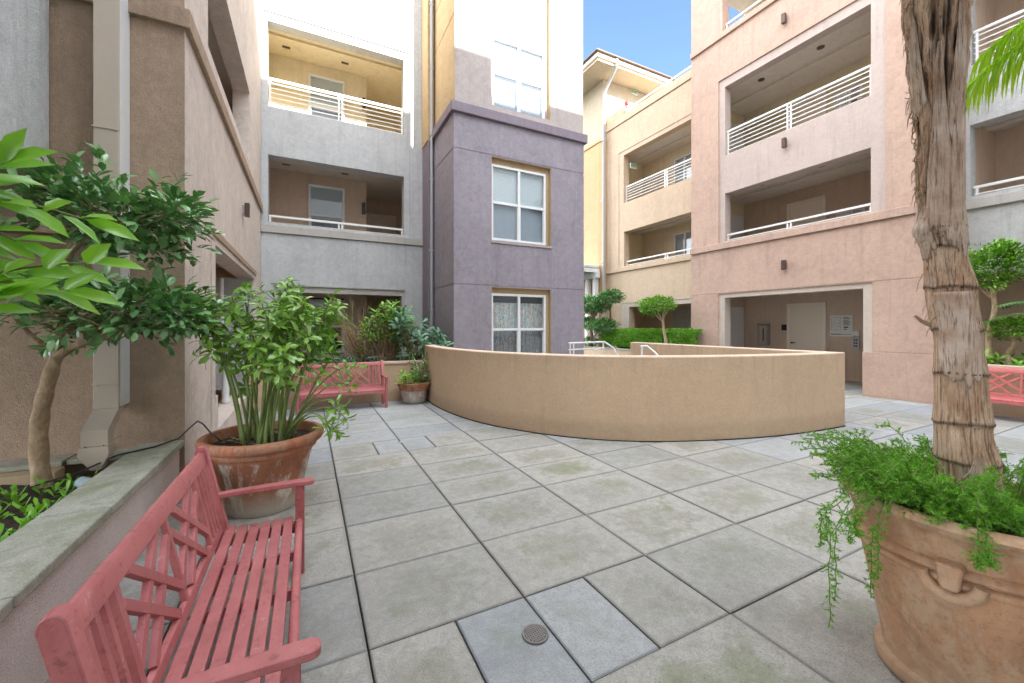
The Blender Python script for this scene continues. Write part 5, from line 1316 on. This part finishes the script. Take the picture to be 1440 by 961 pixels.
# pergola
o = thing('pergola', 'white pergola of square posts and cross beams between the purple tower and the orange wall', 'pergola', (10.8, 14.9, 0))
for (x, y) in ((11.1, 13.97), (11.1, 14.5), (11.1, 15.6), (9.4, 14.5)):
    MB().box((x - 0.09, y - 0.09, 0.0), (x + 0.09, y + 0.09, 3.55)).build('post', M['white'], o, bevel=0.01)
MB().box((11.0, 13.78, 3.56), (11.2, 17.2, 3.80)).build('beam', M['white'], o, bevel=0.01)
MB().box((9.3, 14.2, 3.56), (9.5, 17.2, 3.80)).build('beam', M['white'], o, bevel=0.01)
for k in range(6):
    y = 13.95 + k * 0.5; MB().box((8.9, y - 0.04, 3.802), (11.28, y + 0.04, 3.98)).build('cross_beam', M['white'], o, bevel=0.006)
MB().box((8.8, 13.9, 4.0), (11.27, 17.2, 4.12)).build('roof_panel', M['white'], o, bevel=0.02)

# ------------------------------------------------------------------ right planter planting
rg = random.Random(51)
def bonsai_tree(label, x, y, z0, zc, rr, hh, n):
    T = thing('clipped_tree', label, 'tree', (x, y, z0), 'clipped trees in the right planter')
    b = MB(); b.tube(catmull([Vector(p) for p in ((x, y, z0 - 0.04), (x + .02, y + .03, z0 + (zc-z0)*.3), (x - .02, y - .05, z0 + (zc-z0)*.6), (x, y + .02, zc - hh*.4))], 4), [0.055 - 0.0025 * i for i in range(13)], 10); b.build('trunk', M['bark'], T, smooth=60)
    b = MB()
    for dy in (-.6, -.2, .3, .7): b.tube([(x, y, zc - hh * 1.25), (x, y + dy * rr * .5, zc - hh * .7), (x, y + dy * rr, zc)], [0.03, 0.02, 0.01], 7)
    b.build('branches', M['bark'], T, smooth=60)
    b = MB(); cloud(b, (x, y, zc), (rr * .75, rr, hh), n, 0.075, 0.036, rg, 0.4, 0.4, lump=0.4); cloud(b, (x, y - rr*.4, zc + hh*.6), (rr * .4, rr*.4, hh*.5), n // 5, 0.07, 0.034, rg, 0.3, 0.5, lump=0.4)
    smooth_leaves(lv(b, 'crown', M['leaf_mid'], T)); return T
bonsai_tree('round-crowned small tree above the fern at the right edge', 10.75, 2.55, 0.8, 2.50, 0.42, 0.40, 2000)
bonsai_tree('lower dark-crowned tree behind the coral bench', 10.85, 2.35, 0.8, 1.45, 0.32, 0.16, 700)
T = thing('tree_fern', 'feathery pale green fern with arching fronds above the coral bench', 'fern', (10.7, 1.6, 0.8))
b = MB(); b.tube([(10.7, 1.6, 0.76), (10.7, 1.6, 1.6)], [0.06, 0.05], 10); b.build('trunk', M['bark'], T)
for k in range(9):
    a = k * 0.698 + 0.3; rg2 = random.Random(k); f = MB(); L = 1.05
    pts = [Vector((10.7 + math.cos(a) * L * t * 0.75, 1.6 + math.sin(a) * L * t, 1.6 + 0.55 * t - 0.62 * t * t + (0.3 * t if k % 2 else 0))) for t in [i / 26 for i in range(27)]]
    for i in range(2, 27):
        d = (pts[i] - pts[i-1]).normalized(); s = d.cross(Vector((0, 0, 1))).normalized(); Lp = 0.26 * math.sin(math.pi * (i / 27) ** 0.75) + 0.02
        for sg in (-1, 1):
            for u in range(7):
                q = pts[i] + s * sg * Lp * u / 7 + d * 0.04 * u / 7 - Vector((0, 0, 0.05 * (u / 7) ** 2))
                leaf(f, q, s * sg * 0.4 + d, Vector((0, 0, 1)), 0.05 * (1 - u / 9), 0.018, 0.2)
    f.tube(pts, 0.006, 5); smooth_leaves(lv(f, 'frond', M['leaf_treefern'], T))
b = MB()
for _ in range(110):
    x, y = rg.uniform(10.52, 11.1), rg.uniform(-0.5, 2.9)
    whorl(b, (x, y, 0.80 + rg.uniform(0, 0.2)), (rg.uniform(-.5, .2), rg.uniform(-.4, .4), 1), 8, 0.15, 0.045, rg, 1.0, 0.3, 0)
tag(smooth_leaves(lv(b, 'ground_cover', M['leaf_hedge'], None)), 'low green leafy plants filling the planter behind the coral bench', 'ground cover', kind='stuff')

# ------------------------------------------------------------------ palm in the big pot
rg = random.Random(61)
PT = thing('palm_tree', 'palm with a ringed fibrous trunk growing in the big pale pot', 'palm', (2.495, 0.655, 0.74))
cen = [(0.70, 2.497, 0.654, 0.100), (0.773, 2.496, 0.655, 0.099), (0.90, 2.491, 0.658, 0.096), (1.074, 2.474, 0.667, 0.084), (1.288, 2.464, 0.671, 0.076), (1.426, 2.456, 0.675, 0.071), (1.64, 2.429, 0.689, 0.075),
       (1.827, 2.405, 0.701, 0.064), (1.92, 2.391, 0.708, 0.069), (2.034, 2.386, 0.711, 0.064), (2.317, 2.383, 0.712, 0.066), (2.504, 2.378, 0.715, 0.078), (2.694, 2.378, 0.715, 0.084), (2.88, 2.375, 0.716, 0.092), (3.3, 2.37, 0.72, 0.10), (3.6, 2.36, 0.72, 0.08)]
def cen_at(z):
    for i in range(len(cen) - 1):
        if cen[i][0] <= z <= cen[i+1][0]:
            t = (z - cen[i][0]) / (cen[i+1][0] - cen[i][0]); t2 = t * t * (3 - 2 * t)
            return [cen[i][k] + (cen[i+1][k] - cen[i][k]) * t2 for k in (1, 2, 3)]
    return cen[-1][1:]
ringz = [0.80, 0.93, 1.09, 1.30, 1.485, 1.66, 1.83, 1.905, 2.06]
NA, NZ = 150, 430
vs = []; tone = []
for j in range(NZ + 1):
    z = 0.70 + (3.6 - 0.70) * j / NZ
    x, y, r = cen_at(z)
    upper = min(1, max(0, (z - 1.95) / 0.25))
    below = [q for q in ringz if q <= z]; above = [q for q in ringz if q > z]
    zb = below[-1] if below else 0.68; za = above[0] if above else z + 0.3
    for i in range(NA):
        a = 2 * math.pi * i / NA
        ca, sa = math.cos(a), math.sin(a)
        wob = 0.014 * noise.noise(Vector((ca * 1.5, sa * 1.5, z * 4)))
        zr = z + wob
        f = (zr - zb) / max(0.02, za - zb); f = max(0, min(1, f))
        # each internode flares a little toward its lower ring, and the ring itself is a torn dark lip
        fl = 0.006 * (1 - f) ** 3 + 0.003 * f ** 6
        crack = noise.noise(Vector((ca * 11, sa * 11, z * 0.9 + zb * 7))); crack2 = noise.noise(Vector((ca * 30, sa * 30, z * 1.6)))
        g = -0.005 * max(0, crack - 0.15) * 3 - 0.0016 * crack2
        dring = min(abs(zr - q) for q in ringz)
        lip = math.exp(-(dring / 0.007) ** 2) * (1 - upper)
        rr_ = r + fl * (1 - upper) + g * (1 - upper * 0.3) + lip * 0.004 * (0.4 + noise.noise(Vector((ca * 14, sa * 14, zb * 9))))
        sh = noise.noise(Vector((ca * 3.2, sa * 3.2, z * 3.2))) + 0.6 * noise.noise(Vector((ca * 8, sa * 8, z * 9)))
        rr_ += upper * (0.018 * sh + 0.008 * noise.noise(Vector((ca * 20, sa * 20, z * 22))))
        t = 1.0 - 0.75 * lip - 0.9 * max(0, min(1, (crack - 0.22) * 3.5)) * (1 - f * 0.6) - upper * 0.95 * max(0, min(1, -sh * 2.2 - 0.1))
        tone.append(max(0, min(1, t)))
        vs.append((x + rr_ * ca, y + rr_ * sa, z))
fs = [(j*NA+i, j*NA+(i+1) % NA, (j+1)*NA+(i+1) % NA, (j+1)*NA+i) for j in range(NZ) for i in range(NA)]
b = MB(); b.add(vs, fs)
tr = b.build('trunk', M['palm'], PT, smooth=None)
for p in tr.data.polygons: p.use_smooth = True
at = tr.data.attributes.new('tone', 'FLOAT', 'POINT')
at.data.foreach_set('value', tone)
# papery old leaf sheaths wrapped round the trunk
def sheath(ang, half, z0, z1, lift, label=None, point=False, rag=0.03):
    n, mm = 26, 26; vs = []; 
    for j in range(mm + 1):
        v = j / mm
        for i in range(n + 1):
            u = -1 + 2 * i / n
            hw = half * ((1 - v * 0.96) if point else (1 - 0.25 * v)) * (1 + 0.08 * noise.noise(Vector((v * 5, 3, ang))))
            a = ang + u * hw
            z = z0 + (z1 - z0) * v + rag * noise.noise(Vector((u * 4, ang, v * 2))) * (1 - v) * 1.2 - 0.04 * (1 - u * u) * (1 - v)
            x, y, r = cen_at(max(0.71, z))
            rr_ = r + 0.006 + lift * (math.sin(math.pi * min(1, v * 1.1)) ** 1.5) * (1 - u * u) + 0.004 * noise.noise(Vector((u * 9, v * 3, ang))) + 0.0015 * math.sin(u * 60)
            z -= 0.05 * abs(noise.noise(Vector((u * 5 + ang, 2, z0)))) * (1 - v) ** 3
            vs.append((x + rr_ * math.cos(a), y + rr_ * math.sin(a), z))
    b = MB(); b.add(vs, [(j*(n+1)+i, j*(n+1)+i+1, (j+1)*(n+1)+i+1, (j+1)*(n+1)+i) for j in range(mm) for i in range(n)])
    o = b.build('leaf_sheath', M['sheath'], PT, smooth=None)
    for p in o.data.polygons: p.use_smooth = True
    s = o.modifiers.new('solid', 'SOLIDIFY'); s.thickness = 0.003
    return o
fa = math.atan2(-0.66, -2.44)       # direction from trunk to the courtyard side
sheath(fa - 0.15 + 0.25, 0.95, 1.32, 1.64, 0.012, rag=0.04)
sheath(fa + 0.35, 0.75, 0.82, 0.98, 0.006, point=True)
sheath(fa + 0.10, 0.72, 1.93, 2.66, 0.006, point=True)
sheath(fa - 0.9, 0.6, 1.84, 2.0, 0.02)
sheath(fa + 0.9, 0.75, 1.86, 2.5, 0.010, point=True)
sheath(fa - 0.85, 0.5, 2.45, 2.85, 0.012, point=True)
sheath(fa + 0.9, 0.5, 2.3, 2.95, 0.012, point=True)
b = MB()
for _ in range(150):
    z = rg.uniform(2.0, 3.0) if rg.random() < .9 else rg.uniform(1.45, 2.0); a = fa - 0.2 + rg.gauss(-1.15, 0.5)
    x, y, r = cen_at(z); p = Vector((x + (r + .0) * math.cos(a), y + (r + .0) * math.sin(a), z))
    t_ = Vector((-math.sin(a), math.cos(a), 0)); o_ = Vector((math.cos(a), math.sin(a), 0))
    e = p + o_ * rg.uniform(0.004, 0.022) + t_ * rg.uniform(-.03, .03) + Vector((0, 0, rg.uniform(-.09, .03)))
    b.tube([p, p.lerp(e, .5) + o_ * 0.006, e], [0.0022, 0.0018, 0.0007], 4)
b.tube([on for on in (Vector((2.41, 0.74, 1.50)), Vector((2.385, 0.765, 1.52)), Vector((2.375, 0.785, 1.545)))], [0.01, 0.008, 0.005], 6)
b.build('fibre', M['twig'], PT, smooth=60)['kind'] = 'stuff'
def frond(parent, p0, ctrl, p1, nleaf, Ll, hang, rg, name='frond', W=0.016):
    f = MB(); p0, ctrl, p1 = Vector(p0), Vector(ctrl), Vector(p1); n = nleaf
    P = [p0 * (1-t)**2 + ctrl * 2*t*(1-t) + p1 * t*t for t in [i/n for i in range(n+1)]]
    f.tube(P, [0.011 * (1 - 0.8 * i / n) for i in range(n+1)], 6)
    for i in range(int(n*0.18), n+1):
        d = (P[min(i+1, n)] - P[max(i-1, 0)]).normalized(); s = d.cross(Vector((0, 0, 1))).normalized()
        L = Ll * (0.55 + 0.45 * math.sin(math.pi * min(1, i / n * 1.02)))
        for sg in (-1, 1):
            q = P[i]; dd = (s * sg * 0.55 + d * 0.75 + Vector((0, 0, 0.15)) + rv(rg) * 0.12).normalized(); seg = 5; pts = []; 
            Lk = L * rg.uniform(0.85, 1.1)
            for k in range(seg + 1):
                pts.append(q.copy()); q = q + dd * (Lk / seg); dd = (dd + Vector((0, 0, -hang))).normalized()
            vs = []
            for k, p in enumerate(pts):
                w_ = W * 0.5 * (0.5, 1, 1, 0.85, 0.55, 0.06)[k]; t = (pts[min(k+1, seg)] - pts[max(k-1, 0)]).normalized(); sd_ = t.cross(Vector((0.3, 0.2, 1))).normalized()
                vs += [p - sd_ * w_, p + sd_ * w_]
            f.add(vs, [(2*k, 2*k+1, 2*k+3, 2*k+2) for k in range(seg)])
    o = f.build(name, M['leaf_palm'], parent, smooth=None)
    for p in o.data.polygons: p.use_smooth = True
    return o
for k in range(7):
    a = k * 0.897 + 0.5; c_ = Vector((2.36, 0.72, 3.55))
    frond(PT, c_, c_ + Vector((math.cos(a) * 0.8, math.sin(a) * 0.8, 1.2)), c_ + Vector((math.cos(a) * 1.6, math.sin(a) * 1.6, 0.75)), 40, 0.30, 0.25, rg)
# second palm, mostly outside the frame on the right: only one frond tip enters the picture
Q = thing('palm_tree', 'palm just outside the right edge whose bright drooping frond hangs into view', 'palm', (3.25, -0.45, 0))
b = MB(); b.tube([(3.25, -0.45, 0.0), (3.23, -0.42, 1.2), (3.2, -0.4, 2.5)], [0.10, 0.08, 0.06], 16); b.build('trunk', M['palm'], Q, smooth=60)
me = [o for o in bpy.data.objects if o.parent == Q][0].data; a_ = me.attributes.new('tone', 'FLOAT', 'POINT'); a_.data.foreach_set('value', [1.0] * len(me.vertices))
frond(Q, (3.2, -0.4, 2.5), (3.03, 0.35, 3.10), (2.78, 0.74, 2.62), 100, 0.36, 1.1, rg, W=0.011)
frond(Q, (3.2, -0.4, 2.5), (3.08, 0.30, 3.22), (2.86, 0.68, 2.80), 100, 0.36, 1.1, rg, W=0.011)
for k in range(4):
    a = -1.0 + k * 0.8 - 1.6; c_ = Vector((3.2, -0.4, 2.5)); frond(Q, c_, c_ + Vector((math.cos(a) * .6, math.sin(a) * .6, 0.9)), c_ + Vector((math.cos(a) * 1.3, math.sin(a) * 1.3, 0.3)), 40, 0.3, 0.3, rg)

# ------------------------------------------------------------------ asparagus fern round the palm
rg = random.Random(71)
F_ = thing('asparagus_fern', 'feathery bright green fern spilling over the rim of the big pale pot', 'fern', (2.495, 0.655, 0.75))
st = MB(); fl = MB()
def fern_stem(pts, L0=0.034, dens=1.0):
    st.tube(pts, [0.0022] * len(pts), 4, False)
    n = len(pts)
    for i in range(1, n):
        for m_ in range(int(3 * dens)):
            q = pts[i-1].lerp(pts[i], (m_ + rg.random()) / 3)
            d = (pts[i] - pts[i-1]).normalized(); s = (d.cross(rv(rg))).normalized()
            bl = L0 * rg.uniform(0.7, 1.5) * (1.0 if i < n - 2 else 0.6)
            for k in range(5):
                qq = q + (s * 0.85 + d * 0.45) * bl * (k + 0.4) / 5
                for _ in range(3):
                    dd = (s * 0.6 + d * 0.4 + rv(rg) * 1.0).normalized(); w_ = dd.cross(rv(rg)).normalized() * 0.0023
                    e = qq + dd * rg.uniform(0.009, 0.016)
                    fl.add([qq - w_, qq + w_, e], [(0, 1, 2)])
for k in range(250):
    a = rg.uniform(0, 6.283); ca, sa = math.cos(a), math.sin(a)
    r0 = 0.13 + 0.20 * rg.random(); reach = rg.uniform(0.06, 0.24); hgt = rg.uniform(0.03, 0.13)
    if k < 90:      # more on the side toward the curved wall
        a = 2.75 + rg.gauss(0, 0.55); ca, sa = math.cos(a), math.sin(a); hgt *= 1.25; reach = rg.uniform(0.10, 0.30)
    p0 = Vector((c3[0] + r0 * ca, c3[1] + r0 * sa, 0.745)); pts = []
    twist = rg.uniform(-0.5, 0.5)
    for i in range(8):
        t = i / 7
        rr_ = reach * t; dz = hgt * 4 * t * (1 - 0.62 * t)
        pts.append(p0 + Vector((ca * rr_ - sa * rr_ * twist, sa * rr_ + ca * rr_ * twist, dz - 0.02 * t)))
    fern_stem(pts)
for a, drop, out in ((2.70, 0.54, 0.19), (2.86, 0.36, 0.09), (2.62, 0.22, 0.19), (2.78, 0.14, 0.15), (4.05, 0.16, 0.06), (4.3, 0.12, 0.07), (3.45, 0.10, 0.05), (4.5, 0.16, 0.08)):
    for rep in range(2):
        ca, sa = math.cos(a + rep * 0.05), math.sin(a + rep * 0.05); p0 = Vector((c3[0] + 0.33 * ca, c3[1] + 0.33 * sa, 0.76)); pts = []
        for i in range(16):
            t = i / 15; pts.append(p0 + Vector((ca * (0.08 + out) * min(1, t * 2.2) , sa * (0.08 + out) * min(1, t * 2.2), 0.10 * math.sin(min(1, t * 2.6) * math.pi) * 0.6 - drop * (1 - rep * 0.25) * max(0, t - 0.25) ** 1.1 / 0.75)) + rv(rg) * 0.004)
        fern_stem(pts, 0.026)
st.build('stems', M['stem_green'], F_, smooth=None)
lv(fl, 'foliage', M['leaf_fern'], F_)
